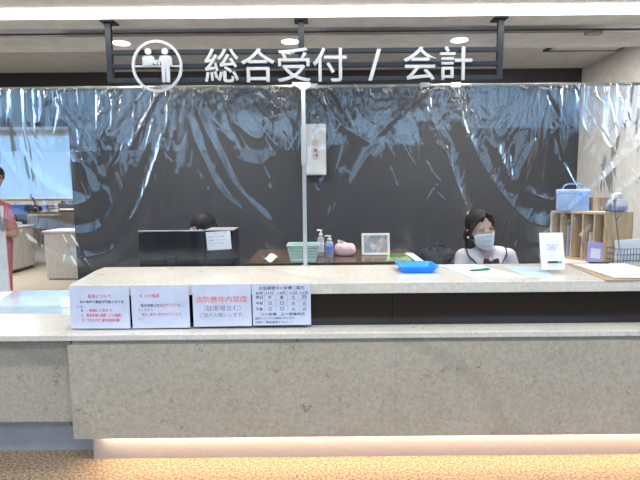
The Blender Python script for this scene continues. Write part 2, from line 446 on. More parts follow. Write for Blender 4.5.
# ------------------------------------------------------------------ hanging sign
SIGNWHITE = mat('white sign enamel', (.57, .57, .565), .5)
hs = thing('hanging_sign', 'black steel ceiling sign with white pictogram ring and white Japanese lettering', 'sign', (0, 2.6, ZC))
for x in (-1.083, -.088, .94):
    MB().box(x - .035, x + .035, -.04, .04, -.008, 0).build('mounting_plate', SIGNBAR, hs, .001)
for x, zb in ((-1.09, -.308), (-.088, -.308), (.948, -.308)):
    MB().box(x - .015, x + .015, -.012, .012, zb, -.008).build('hanger', SIGNBAR, hs, .0015)
for z in (2.166, 2.095, 2.022):
    MB().box(-1.076, .934, -.010, .010, z - ZC - .012, z - ZC + .012).build('crossbar', SIGNBAR, hs, .0015)
ZL = 2.091 - ZC
CX = -.838
MB().ring((CX, -.026, ZL), .118, .131, .014, 80).build('ring', SIGNWHITE, hs, smooth=True)
MB().box(CX - .119, CX + .119, -.025, -.015, ZL - .0045, ZL + .0045).build('counter_line', SIGNWHITE, hs)
def outline_fig(cx, standing):
    P = MB()
    # head
    P.prism([(cx + .0165 * math.cos(2 * PI * k / 28), ZL + .0735 + .0165 * math.sin(2 * PI * k / 28)) for k in range(28)], .010, Matrix.Translation((0, -.028, 0)))
    if standing:
        o = [(-.022, .052), (.022, .052), (.032, .046), (.036, .036), (.036, .002), (.022, .002), (.0205, -.082), (.003, -.082), (.0015, -.01), (-.0015, -.01), (-.003, -.082), (-.0205, -.082), (-.022, .01), (-.036, .016), (-.041, .008), (-.036, .040), (-.030, .047)]
        o = [(-.022, .052), (.020, .052), (.031, .046), (.035, .036), (.035, .002), (.0215, -.002), (.0205, -.082), (.003, -.082), (.0012, -.012), (-.0012, -.012), (-.003, -.082), (-.0195, -.082), (-.0205, .022), (-.030, .004), (-.040, .008), (-.029, .044)]
    else:
        o = [(-.020, .052), (.020, .052), (.028, .046), (.036, .024), (.043, .034), (.050, .029), (.042, .008), (.034, .006), (.022, .018), (.021, .002), (-.030, .002), (-.030, .042), (-.026, .049)]
    P.prism([(cx + x, ZL + z) for x, z in o], .010, Matrix.Translation((0, -.028, 0)))
    return P
outline_fig(CX - .043, False).build('figure', SIGNWHITE, hs)
outline_fig(CX + .044, True).build('figure', SIGNWHITE, hs)
text('総合受付', -.592, .146, 2.006 - ZC, 2.178 - ZC, -.012, SIGNWHITE, hs, depth=.012, weight=.006, res=4)
text('/', .259, .325, 2.010 - ZC, 2.168 - ZC, -.012, SIGNWHITE, hs, depth=.012, weight=.008)
text('会計', .441, .799, 2.008 - ZC, 2.180 - ZC, -.012, SIGNWHITE, hs, depth=.012, weight=.006, res=4)

# ------------------------------------------------------------------ counter
rc = thing('reception_counter', 'long two tier limestone reception counter with dark recessed band', 'counter', (0, 2.39, 0))
for a, b in ((-1.305, .3872), (.388, 1.2472), (1.248, 2.9)):
    MB().box(a, b, .008, .035, .152, .662).build('front_panel', STONE, rc, .0004)
MB().box(-1.30, 2.9, .036, .62, .155, .686).build('carcass', RISER, rc)
MB().box(-1.29, 2.9, .028, .036, .655, .686).build('shadow_groove', STONE, rc)
MB().box(-1.30, 2.9, 0, .155, .686, .716).build('ledge', STONE_TOP_LIT, rc, .0025)
for a, b in ((-1.27, .385), (.387, 1.9), (1.902, 2.9)):
    MB().box(a, b, .142, .16, .716, .897).build('riser_panel', RISER, rc, .001)
MB().box(-1.27, 2.9, .16, .60, .686, .897).build('upper_carcass', RISER, rc)
MB().slab([(-1.328, .10), (2.9, .10), (2.9, .676), (-1.395, .676), (-1.395, .56)], .898, .957).build('upper_worktop', STONE_TOP_LIT, rc, .003)
MB().box(-1.24, 2.9, .078, .09, 0, .15).build('kick_plate', STEEL, rc)
MB().box(-1.18, 2.9, .050, .066, .140, .150).build('strip_lamp', LED, rc)

lc = thing('low_counter', 'low limestone side counter with pale glossy inner desk left of the notices', 'counter', (-2.1, 2.39, 0))
MB().box(-.9, .80, 0, .44, .686, .716).build('worktop', STONE_TOP_LIT, lc, .0025)
MB().box(-.9, .795, .085, .11, .21, .686).build('front_panel', STONE, lc, .0015)
MB().box(-.9, .85, .17, .18, 0, .148).build('kick_plate', KICKGREY, lc); MB().box(-.9, .70, .155, .17, .148, .22).build('kick_upper', KICKGREY, lc)
MB().box(-.9, .70, .11, .17, .215, .686).build('carcass', RISER, lc)
WHITEGLOSS = mat('pale glossy laminate', (.42, .52, .60), .08)
MB().box(-.9, .70, .44, 1.12, .690, .714).build('inner_desk', WHITEGLOSS, lc, .002)
for x in (-.85, .66): MB().box(x - .02, x + .02, .5, 1.1, 0, .69).build('leg', CABWHITE, lc)

# notices hung on the counter front
def notice(x0, x1, z0, z1, label, tilt=0.0, lean=.0):
    t = thing('notice_sign', label, 'sign', ((x0 + x1) / 2, 2.482, z0))
    t.rotation_euler = (lean, tilt, 0)
    w = (x1 - x0) / 2; h = z1 - z0
    MB().box(-w, w, -.0016, 0, 0, h).build('sheet', SIGNPAPER, t)
    MB().box(-w + .004, w - .002, .0002, .006, -.004, h - .03).build('backing_board', BLACK, t, .001)
    return t, w, h
def lines(t, w, h, rows):
    for body, u0, u1, v0, v1, m, wt in rows:
        text(body, -w + u0 * 2 * w, -w + u1 * 2 * w, h * (1 - v1), h * (1 - v0), -.0017, m, t, depth=.0004, weight=wt, res=1)
A = notice(-1.324, -1.009, .724, .947, 'white notice with red heading and red numbered lines, leftmost on the counter front', math.radians(.4))
lines(*A, [('面会について', .31, .70, .17, .265, REDINK, .012), ('次の条件で面会が可能となりま', .17, .90, .315, .39, INK, .016), ('した。', .12, .25, .43, .50, INK, .01),
           ('1', .19, .21, .53, .59, INK, .01), ('一週間に１回まで', .27, .70, .525, .60, REDINK, .01), ('2', .19, .215, .645, .71, INK, .01), ('面会時間に制限（二人程度）', .27, .86, .635, .72, REDINK, .01),
           ('3', .20, .225, .76, .825, INK, .01), ('できるだけ 室内会話自粛', .27, .82, .755, .84, REDINK, .01)])
A = notice(-.997, -.692, .724, .947, 'white notice with a short numbered heading and a red last line, second from left', math.radians(-.3))
lines(*A, [('4.', .155, .19, .18, .25, INK, .01), ('15分程度', .24, .49, .175, .26, REDINK, .01), ('面会希望の方は', .16, .54, .41, .49, INK, .01), ('必ずマスク', .545, .79, .405, .49, REDINK, .01), ('をし', .80, .89, .415, .49, INK, .01),
           ('てください。', .11, .38, .52, .59, INK, .008), ('また、', .17, .29, .63, .70, INK, .01), ('受付に声をかけてくださ', .31, .85, .63, .705, REDINK, .01), ('い。', .11, .18, .75, .81, REDINK, .01)])
A = notice(-.673, -.365, .730, .955, 'white no smoking notice with one large orange red line above two grey lines', math.radians(-.4))
lines(*A, [('病院敷地内禁煙', .05, .93, .27, .43, ORINK, .006), ('（駐車場含む）', .19, .82, .49, .63, GREYINK, .0), ('ご協力お願いします。', .11, .87, .67, .78, GREYINK, .0)])
A = notice(-.359, -.051, .734, .958, 'white clinic timetable notice with a small dark grid, rightmost on the counter front', math.radians(-.2))
lines(*A, [('お盆期間中の診療ご案内', .12, .89, .06, .15, INK, .008)])
t, w_, h_ = A
cols = (.12, .30, .505, .70, .89)
tab = [(('8月', '13日', '14日', '15日', '16日'), .19, .26), (('曜日', '木', '金', '土', '日'), .285, .365), (('午前', '○', '○', '△', '△'), .425, .505), (('午後', '○', '○', '△', '△'), .565, .645)]
for row, v0, v1 in tab:
    for c_, u in zip(row, cols):
        hw = .058 if len(c_) > 1 else .034
        if len(c_) == 3: hw = .062
        lines(t, w_, h_, [(c_, u - hw, u + hw, v0, v1, INK, .01)])
lines(t, w_, h_, [('○＝診療　△＝救急対応', .14, .90, .695, .77, INK, .008), ('面会についての時間があります。', .04, .74, .80, .86, INK, .004), ('（休診）電話連絡下さい。）', .04, .66, .895, .955, INK, .004)])
g = MB()
for u in (.21, .40, .605, .80): g.box(-w_ + u * 2 * w_ - .0005, -w_ + u * 2 * w_ + .0005, -.0022, -.0014, h_ * .33, h_ * .82)
for v in (.275, .395, .535): g.box(-w_ + .06, w_ - .02, -.0022, -.0014, h_ * (1 - v) - .0004, h_ * (1 - v) + .0004)
g.build('grid_lines', GREYINK, t)

# ------------------------------------------------------------------ curtain rail, post, curtains
YR = 3.10
t = thing('curtain_rail', 'thin grey rod running above the counter that carries the clear curtains', 'rail', (0, YR, 2.09))
MB().cyl((-2.62, 0, .002), (2.62, 0, -.004), .009, n=16).build('rod', RAILM, t, smooth=True)
for x in (-2.6, 2.6): MB().cyl((x, 0, 0), (x, 0, ZC - 2.09 if abs(x) > 9 else .23), .006, n=12).build('drop_rod', RAILM, t, smooth=True)
t = thing('support_post', 'white square post standing on the counter between the two clear curtains', 'post', (-.095, 3.045, .957))
MB().box(-.0125, .0125, -.0125, .0125, .004, 1.11).build('shaft', POSTPAINT, t, .002)
MB().box(-.017, .017, -.017, .017, .64, .88).build('sleeve', POSTPAINT, t, .002)
MB().box(-.030, .030, -.018, .012, 0, .004).build('base_plate', POSTPAINT, t, .001)
MB().prism([(-.065, 0), (.045, 0), (.045, -.028), (.018, -.045), (-.018, -.045), (-.04, -.028), (-.065, -.022)], .03, Matrix.Translation((0, -.012, 1.145))).build('bracket', POSTPAINT, t, .002)
# clips on the rod
clip0 = None
for x, lab in ((-.955, 'pale clip on the curtain rod under the pictogram ring'), (-.035, 'pale clip on the curtain rod right beside the post head'), (.665, 'pale clip on the curtain rod below the last lettering, first of two'), (.86, 'pale clip on the curtain rod below the sign end, second of two'),):
    if clip0 is None:
        clip0 = thing('rail_clip', lab, 'clip', (x, YR, 2.09), 0, 'clips on the curtain rod')
        MB().box(-.03, .03, -.014, -.010, -.016, .012).box(-.03, .03, .010, .014, -.016, .012).box(-.03, .03, -.014, .014, .0095, .013).build('grip', POSTPAINT, clip0, .001)
        MB().cyl((0, -.014, -.006), (0, -.017, -.006), .004, n=10).build('rivet', ALU, clip0)
    else:
        o = copy_tree(clip0); o.location.x = x; o['label'] = lab

# creases of the film: (points in x,z on the curtain), half width, height
K = .00653
def PX(px, py): return ((px - 320) * .00655 + .01 * (py - 187) / 187, 1.46 + (187.5 - py - (px - 320) * .0087) * .00652)
def cr(pts, w, a): return (np.array([PX(*p) for p in pts]), w * K, a)
CRE_L = [cr([(88, 150), (91, 175), (97, 196), (80, 206), (66, 203)], 9, .034), cr([(140, 140), (133, 175), (117, 210), (98, 231), (72, 233), (30, 226), (-10, 210)], 7, .044),
         cr([(170, 150), (152, 200), (131, 233), (108, 253), (80, 257), (48, 246), (20, 224)], 5, .040), cr([(187, 88), (165, 150), (142, 205), (128, 226)], 3, .012),
         cr([(186, 90), (178, 150), (172, 215)], 2.5, .010), cr([(190, 90), (200, 140), (222, 190), (252, 218)], 3, .016), cr([(195, 90), (215, 140), (240, 190), (285, 235)], 3, .016),
         cr([(205, 95), (222, 125), (238, 148)], 4, .012), cr([(225, 92), (240, 125), (262, 140), (272, 120)], 4, .010), cr([(258, 100), (268, 115), (282, 118), (293, 95)], 3, .008),
         cr([(297, 95), (292, 140), (290, 190)], 3, .010), cr([(240, 160), (262, 165), (278, 155)], 4, .008), cr([(120, 90), (112, 120), (118, 145)], 3, .01), cr([(150, 125), (136, 150)], 2.5, .01),
         cr([(168, 95), (150, 125), (137, 150)], 2, .010), cr([(60, 95), (52, 120), (48, 128)], 2.5, .01), cr([(20, 100), (30, 150), (50, 185), (74, 198)], 4, .012), cr([(0, 110), (10, 150), (30, 190)], 3, .008),
         cr([(103, 150), (104, 168), (110, 178), (117, 160)], 3, .010), cr([(183, 160), (184, 230)], 3, .008), cr([(160, 160), (150, 190)], 2, .006), cr([(200, 170), (230, 240)], 3, .01)]
CRE_R = [cr([(312, 92), (330, 112), (345, 130), (374, 147)], 2.2, .010), cr([(326, 90), (341, 103)], 2, .008), cr([(318, 120), (326, 137)], 2, .008), cr([(362, 92), (352, 120)], 2, .008),
         cr([(430, 92), (400, 115), (374, 140)], 2.2, .009), cr([(374, 147), (360, 170), (338, 205), (312, 240)], 4, .014), cr([(374, 150), (372, 200), (376, 250)], 3, .010), cr([(404, 135), (402, 180), (408, 240)], 6, .016),
         cr([(440, 140), (452, 180), (466, 214)], 4, .028), cr([(444, 100), (466, 140), (490, 182), (522, 219), (548, 226), (580, 219)], 8, .046), cr([(462, 105), (490, 150), (520, 190), (560, 205)], 4, .012),
         cr([(488, 130), (498, 160), (510, 182), (521, 160), (524, 130)], 5, .014), cr([(540, 90), (533, 130), (520, 170)], 3, .012), cr([(548, 88), (541, 140), (536, 190)], 3.5, .014), cr([(552, 88), (556, 150), (566, 200)], 4, .012),
         cr([(588, 100), (594, 135), (604, 149), (612, 135), (616, 105)], 3.5, .012), cr([(650, 128), (610, 168), (572, 205), (540, 232)], 3, .012), cr([(660, 150), (615, 195), (575, 235)], 3, .012), cr([(630, 105), (622, 150)], 3, .010),
         cr([(425, 88), (424, 130)], 5, .010), cr([(335, 95), (356, 135)], 2, .007), cr([(480, 95), (478, 125)], 4, .008), cr([(390, 95), (385, 125)], 3, .006), cr([(345, 170), (338, 190)], 3, .01)]

def seg_dist(X, Z, P):
    d = np.full(X.shape, 1e9)
    # resample polyline smoothly (Catmull-Rom)
    pts = []
    Q = np.vstack([2 * P[0] - P[1], P, 2 * P[-1] - P[-2]])
    for i in range(1, len(Q) - 2):
        for t in np.linspace(0, 1, 9)[:-1]:
            p0, p1, p2, p3 = Q[i - 1], Q[i], Q[i + 1], Q[i + 2]
            pts.append(.5 * (2 * p1 + (p2 - p0) * t + (2 * p0 - 5 * p1 + 4 * p2 - p3) * t * t + (3 * p1 - p0 - 3 * p2 + p3) * t ** 3))
    pts.append(P[-1]); pts = np.array(pts); n = len(pts)
    par = np.zeros(X.shape)
    for i in range(n - 1):
        a, b = pts[i], pts[i + 1]; ab = b - a; L2 = (ab ** 2).sum() + 1e-12
        t = np.clip(((X - a[0]) * ab[0] + (Z - a[1]) * ab[1]) / L2, 0, 1)
        q = np.hypot(X - a[0] - t * ab[0], Z - a[1] - t * ab[1])
        m = q < d; d = np.where(m, q, d); par = np.where(m, (i + t) / (n - 1), par)
    return d, par

def film(x0, x1, ztop, zbot_fn, cre, seed, dx=.005, dz=.0075, off=0.0, pleat=.7, crease=.42):
    rng = np.random.default_rng(seed)
    nx = int((x1 - x0) / dx); zb = min(zbot_fn(x0), zbot_fn(x1)); nz = int((ztop - zb) / dz)
    u = np.linspace(0, 1, nx + 1); v = np.linspace(0, 1, nz + 1)
    U, V = np.meshgrid(u, v)
    X = x0 + U * (x1 - x0)
    ZB = np.vectorize(zbot_fn)(X)
    Z = ztop + V * (ZB - ztop)
    D = ztop - Z
    Y = np.zeros(X.shape)
    # gathers: fine pleats at the rod dying out downwards, wandering sideways
    def wander(a, f): return sum(a / k * np.sin(f * k * D + rng.uniform(0, 6.28)) for k in (1, 2, 3))
    for wl, amp, dec, n in ((.020, .0014, 7, 4), (.040, .0024, 4.0, 4), (.085, .0040, 2.2, 3)):
        for k in range(n):
            l = wl * rng.uniform(.75, 1.35)
            env = .5 + .5 * np.sin(2 * PI * X / rng.uniform(.25, .7) + rng.uniform(0, 6.28))
            Y += pleat * amp / n * 2.0 * env * np.exp(-dec * D) * np.sin(2 * PI * (X + wander(.006, 4)) / l + rng.uniform(0, 6.28)) * (1 - np.exp(-D / .012))
    for k in range(4):
        l = rng.uniform(.22, .5)
        Y += .0045 * (1 - np.exp(-D / .15)) * np.sin(2 * PI * (X + wander(.03, 4)) / l + rng.uniform(0, 6.28))
    def ridge(P, w, a, lo):
        m0 = P.min(0) - 4 * w; m1 = P.max(0) + 4 * w
        msk = (X > m0[0]) & (X < m1[0]) & (Z > m0[1]) & (Z < m1[1])
        if not msk.any(): return
        d, par = seg_dist(X[msk], Z[msk], P)
        taper = np.clip(np.minimum(par, 1 - par) * 6 + lo, 0, 1)
        if w > 4.9 * K * 1.5:      # broad swag: an even slope up to a crest
            W_ = w * 1.45
            r_ = np.clip(d / W_, 0, 1)
            Y[msk] += -.155 * W_ * (crease / .42) * taper * (1 - r_) ** 1.35 * np.clip(D[msk] / .03, 0, 1)
            return
        # a fold: soft on one side, with a narrow crisp crest
        Y[msk] += -a * taper * (np.exp(-(d / w) ** 2) + .26 * np.exp(-(d / (w * .30)) ** 2)) * np.clip(D[msk] / .03, 0, 1)
    for P, w, a in cre: ridge(P, w * 1.5, a * crease, .25)
    # many thin creases fanning down from the rod
    for k in range(int(75 * (x1 - x0))):
        xa = rng.uniform(x0, x1); za = ztop - (rng.uniform(.0, 1) ** 2.2 * .55 if k % 5 < 3 else rng.uniform(.1, .95)) - .01
        L = rng.uniform(.05, .36) * (.6 + .8 * rng.uniform()) * (1 if k % 5 < 3 else 1.5); lean = rng.normal(0, .22) + .30 * math.sin(xa * 5.1 + seed)
        bend = rng.normal(0, .03)
        P = np.array([(xa, za), (xa + lean * L * .5 + bend * .5, za - L * .5), (xa + lean * L + bend * 1.6, za - L)])
        ridge(P, rng.uniform(.005, .012), rng.uniform(.0009, .0028) * rng.choice((-1, 1)), 0)
    Y -= off
    verts = np.stack([X, Y, Z], -1).reshape(-1, 3)
    W = nx + 1
    q = (np.arange(nz)[:, None] * W + np.arange(nx)[None, :]).ravel()
    return verts, np.stack([q, q + 1, q + W + 1, q + W], -1)

def film_obj(name, vf, parent):
    me = bpy.data.meshes.new(name); me.from_pydata(vf[0].tolist(), [], vf[1].tolist()); me.update()
    me.materials.append(VINYL)
    me.polygons.foreach_set('use_smooth', [True] * len(me.polygons))
    o = bpy.data.objects.new(name, me); C.objects.link(o); o.parent = parent
    return o

ZT = 2.092
for lab, x0, x1, cre, sd, hem in (
        ('clear plastic curtain with long swag folds, hung left of the white post', -2.42, -.104, CRE_L, 3, lambda x: PX(200, 152)[1] + .004 * math.sin(9 * x)),
        ('clear plastic curtain with slanting folds, hung right of the white post', -.088, 2.42, CRE_R, 11, lambda x: (PX(370, 147)[1] if x < .66 else PX(500, 131)[1]) + .004 * math.sin(7 * x))):
    t = thing('plastic_curtain', lab, 'curtain', (0, YR + .01, 0), 0, 'clear curtains over the counter')
    film_obj('film', film(x0, x1, ZT, lambda x: .93 + .012 * math.sin(5 * x), cre, sd), t)
    film_obj('folded_hem', film(x0, x1, ZT, hem, cre, sd + 1, dx=.005, dz=.006, off=.022, pleat=.7, crease=.26), t)

# ------------------------------------------------------------------ on the counter
def quad_slab(name, label, cat, pts, z, th, m, parts=(), group=None):
    cx = sum(p[0] for p in pts) / 4; cy = sum(p[1] for p in pts) / 4
    o = MB().slab([(x - cx, y - cy) for x, y in pts], 0, th).build(name, m)
    o.location = (cx, cy, z); tag(o, label, cat, group)
    return o
ZU = .9572
quad_slab('paper_sheet', 'pale blue sheet lying under the blue tray', 'paper', [(.44, 2.63), (.665, 2.625), (.70, 2.95), (.53, 2.955)], ZU, .0006, PAPERBLUE)
tr = thing('tray', 'bright blue plastic money tray near the front of the counter', 'tray', (.570, 2.825, ZU + .0008))
def tray_mesh(hx, hy, h, flare, wall, z0=0):
    m = MB(); bm = m.bm
    def ringv(a, b, z, r=.02, n=6):
        V = []
        for (sx, sy, a0) in ((1, 1, 0), (-1, 1, 90), (-1, -1, 180), (1, -1, 270)):
            for k in range(n + 1):
                an = math.radians(a0 + 90 * k / n)
                V.append(bm.verts.new((sx * (a - r) + r * math.cos(an), sy * (b - r) + r * math.sin(an), z)))
        return V
    R = [ringv(hx, hy, z0), ringv(hx + flare, hy + flare, z0 + h), ringv(hx + flare + .008, hy + flare + .008, z0 + h), ringv(hx + flare + .008, hy + flare + .008, z0 + h - .004),
         ]
    I = [ringv(hx + flare - wall, hy + flare - wall, z0 + h), ringv(hx - wall, hy - wall, z0 + wall)]
    seq = [I[1], I[0], R[2], R[3], R[1], R[0]]
    seq = [I[1], I[0], R[2], R[3], R[0]]
    for A_, B_ in zip(seq, seq[1:]):
        n = len(A_)
        for k in range(n): bm.faces.new((A_[k], A_[(k + 1) % n], B_[(k + 1) % n], B_[k]))
    bm.faces.new(I[1]); bm.faces.new(R[0][::-1])
    for v in [v for v in bm.verts if not v.link_faces]: bm.verts.remove(v)
    return m
tray_mesh(.083, .075, .042, .024, .003).build('dish', BLUE, tr, smooth=True)
pm = MB()
for k in range(7): pm.cyl((-.06 + k * .02, -.06, .0045), (-.06 + k * .02, .06, .0045), .003, n=8)
pm.build('ribbed_mat', BLUE, tr, smooth=True)

fo = thing('document_folder', 'open white document folder with a green pen on it in front of the seated woman', 'folder', (.96, 2.80, ZU))
M_ = Matrix.Rotation(0, 4, 'Z')
MB().slab([(-.215, .215), (.03, .225), (.175, -.21), (-.14, -.222)], 0, .004).build('cover', mat('pale folder cover', (.60, .64, .70), .4), fo, .001)
MB().slab([(-.17, .20), (.02, .21), (.155, -.20), (-.10, -.212)], .0042, .007).build('page_block', PAPERGREEN, fo)
MB().slab([(-.215, .214), (-.185, .215), (-.105, -.221), (-.138, -.2215)], .0042, .0055).build('spine_strip', PAPERBLUE, fo)
g = MB()
for k in range(9):
    v = .17 - k * .04
    g.slab([(-.10 - .0 + (.17 - v) * .12, v), (.03 + (.17 - v) * .28, v + .003), (.03 + (.17 - v) * .28, v + .0045), (-.10 + (.17 - v) * .12, v + .0015)], .0071, .0073)
g.build('ruled_lines', GREYINK, fo)
pe = thing('pen', 'green pen lying across the open folder', 'pen', (.94, 2.772, ZU + .0075), math.radians(16))
GREEN = mat('dark green plastic', (.01, .16, .09), .3)
MB().cyl((-.055, 0, .006), (.05, 0, .006), .0055, n=14).build('barrel', GREEN, pe, smooth=True)
MB().cyl((-.055, 0, .006), (-.078, 0, .006), .0055, .0012, n=14).build('tip', INK, pe, smooth=True)
MB().box(.012, .052, -.0015, .0015, .0105, .014).build('clip', INK, pe, .0004)
MB().cyl((.05, 0, .006), (.06, 0, .006), .004, n=12).build('cap', INK, pe, smooth=True)
ps = quad_slab('paper_sheet', 'pale printed sheet between the open folder and the acrylic stand', 'paper', [(1.15, 2.59), (1.285, 2.592), (1.36, 2.93), (1.15, 2.97)], ZU, .0006, PAPERBLUE)
g = MB()
for k in range(8):
    y = .13 - k * .036
    g.slab([(-.07, y), (.08, y), (.08, y + .002), (-.07, y + .002)], .0007, .0009)
g.build('printed_lines', GREYINK, ps)

# acrylic stand with a note and a marker
st = thing('acrylic_stand', 'clear acrylic stand holding a white note sheet near the right end of the counter', 'sign holder', (1.338, 2.715, ZU), math.radians(3))
T = Matrix.Rotation(math.radians(-12), 4, 'X')
MB().box(-.072, .072, -.0015, .0015, .018, .235, M=T).build('front_plate', ACRYLIC, st, .0008)
MB().box(-.069, .069, -.0024, -.0017, .020, .233, M=T).build('note_sheet', PAPER, st)
MB().box(-.068, .068, .0020, .0042, .02, .232, M=T).build('backing_card', WHITE, st)
MB().box(-.052, .052, -.0030, -.0025, .075, .205, M=T).build('printed_panel', mat('pale lilac print', (.72, .75, .82), .6), st)
MB().box(-.065, .065, -.05, .06, 0, .003).build('base', ACRYLIC, st, .0008)
MB().box(-.06, .06, .045, .049, .003, .12).build('rear_strut', ACRYLIC, st, .0008)
for i, (a, b, z) in enumerate(((-.036, .040, .158), (-.036, .034, .146), (-.030, .022, .134))):
    text(('ご自由に お使い下さい', 'ペンは 消毒済みです', '使用後は 返却')[i], a, b, z, z + .008, -.0031, GREYINK, st, depth=.0004, weight=.004, M=T, res=1)
mk = thing('marker_pen', 'black marker with a teal end resting on the acrylic stand', 'pen', (1.338, 2.705, ZU + .066), math.radians(3))
MB().cyl((-.040, 0, 0), (.016, 0, 0), .006, n=14).build('barrel', BLACK, mk, smooth=True)
MB().cyl((.016, 0, 0), (.040, 0, 0), .0062, n=14).build('cap', mat('teal plastic', (.02, .42, .46), .3), mk, smooth=True)
MB().box(-.044, .044, -.009, .012, -.009, -.0065).build('pen_rest', ACRYLIC, st).location = (0, -.01, .066)

# clip boards at the right end
quad_slab('kraft_folder', 'brown kraft folder lying under the papers at the counter edge', 'folder', [(1.50, 2.482), (2.05, 2.49), (2.02, 2.98), (1.56, 2.99)], ZU, .004, KRAFT)
cb = thing('clipboard', 'white printed form sheets on a clipboard at the right end of the counter', 'clipboard', (1.77, 2.76, ZU + .0042), math.radians(-4))
MB().slab([(-.21, .235), (.13, .245), (.17, -.24), (-.19, -.25)], 0, .004).build('board', mat('grey board', (.35, .35, .37), .6), cb, .001)
MB().slab([(-.20, .20), (.12, .21), (.165, -.252), (-.185, -.255)], .0042, .007).build('form_sheets', PAPER, cb)
MB().box(-.09, .02, .205, .235, .004, .016).build('clip', BLACK, cb, .003)
g = MB()
for k in range(10):
    y = .16 - k * .038; g.slab([(-.17, y), (.11, y + .003), (.11, y + .0045), (-.17, y + .0015)], .0071, .0073)
g.build('printed_lines', GREYINK, cb)
quad_slab('pink_booklet', 'thin pink booklet half under the clipboard by the acrylic stand', 'booklet', [(1.50, 2.995), (1.74, 3.005), (1.735, 3.05), (1.49, 3.04)], ZU, .004, mat('pink cover', (.72, .22, .30), .5))

# paper on the low counter
o = MB().prism([(-.045, 0), (-.042, 0), (0, .052), (.042, 0), (.045, 0), (.001, .056), (-.001, .056)], .09).build('folded_card', PAPER)
o.location = (-1.66, 3.02, .7165); o.rotation_euler = (0, 0, math.radians(-70)); tag(o, 'small white folded card standing on the low counter beside the notices', 'card')
ps = quad_slab('memo_sheet', 'white memo sheet with blue writing at the far left of the low counter', 'paper', [(-2.36, 3.20), (-2.18, 3.20), (-2.26, 3.47), (-2.40, 3.47)], .7145, .0006, PAPER)
g = MB()
for k in range(4): g.slab([(-.06, .05 - k * .04), (.07, .06 - k * .04), (.07, .064 - k * .04), (-.06, .054 - k * .04)], .0007, .0009)
g.build('handwriting', mat('blue ink', (.05, .12, .5), .6), ps)

# ------------------------------------------------------------------ behind the counter
# staff desk
sd = thing('staff_desk', 'dark staff desk running behind the counter under the monitors', 'desk', (-.85, 3.45, 0))
MB().box(-.5, .33, -.32, .30, .70, .725).build('desktop', mat('dark grey laminate', (.07, .07, .075), .4), sd, .003)
for x in (-.47, .30): MB().box(x - .02, x + .02, -.30, .28, 0, .70).build('leg', KICKGREY, sd)
rd = thing('reception_desk', 'dark desk in front of the seated masked woman', 'desk', (1.13, 3.26, 0))
MB().box(-.40, .42, -.16, .12, .70, .725).build('desktop', mat('dark grey laminate', (.07, .07, .075), .4), rd, .003)
for x in (-.38, .40): MB().box(x - .015, x + .015, -.15, .11, 0, .70).build('leg', KICKGREY, rd)

mo = thing('monitor', 'wide black monitor seen from behind with a light top edge', 'monitor', (-1.005, 3.22, .725), math.radians(0))
MB().box(-.222, .222, 0, .03, .06, .445).build('back_shell', BLACKGLOSS, mo, .006)
MB().box(-.222, .222, -.002, .034, .446, .452).build('top_edge', mat('grey trim', (.35, .36, .38), .3), mo, .001)
MB().box(-.03, .03, -.015, .0, .02, .28).build('stand_neck', BLACK, mo, .004)
MB().box(-.12, .12, -.07, .12, 0, .012).build('stand_foot', BLACK, mo, .004)
MB().box(-.212, .212, .0302, .032, .07, .435).build('screen', mat('screen dark', (.02, .025, .03), .1), mo)
pc = thing('desktop_computer', 'black upright computer case beside the wide monitor', 'computer', (-.685, 3.24, .725))
MB().box(-.095, .098, 0, .22, .0, .447).build('case', BLACKGLOSS, pc, .005)
MB().box(.008, .012, -.001, .002, .09, .20).build('seam_strip', ALU, pc)
MB().box(-.095, .098, -.002, .22, .4475, .452).build('top_edge', mat('grey trim', (.35, .36, .38), .3), pc, .001)
nt_ = thing('memo_sign', 'white handwritten note taped to the black computer case', 'paper', (-.684, 3.2385, 1.042), 0)
nt_.rotation_euler = (0, math.radians(-3), 0)
MB().box(-.083, .083, -.0012, 0, 0, .125).build('sheet', PAPER, nt_)
for i, z in enumerate((.085, .062, .040)):
    text(('受付の方へ お願い', '書類を ここに 入れ', 'てください 返却')[i], -.065, .05 - .02 * (i == 2), z, z + .011, -.0013, mat('blue grey ink', (.2, .27, .42), .7), nt_, depth=.0004, res=1)
MB().box(-.002, .018, -.0018, -.0011, .108, .13).build('tape', ACRYLIC, nt_).location = (.04, 0, 0)

wc = thing('wooden_cabinet', 'low cabinet with a dark brown wooden top behind the counter middle', 'cabinet', (.12, 3.72, 0))
MB().box(-.64, .62, -.36, .36, .90, .93).build('top', DARKWOOD, wc, .003)
MB().box(-.62, .60, -.33, .35, .03, .90).build('body', mat('black brown laminate', (.03, .02, .016), .4), wc)
for i in range(3):
    x = -.61 + i * .405
    d = MB().box(x, x + .395, -.35, -.33, .06, .88).build('door', mat('black brown door', (.035, .023, .018), .4), wc, .002)
    MB().box(x + .35, x + .37, -.36, -.35, .5, .65).build('handle', ALU, d, .002)

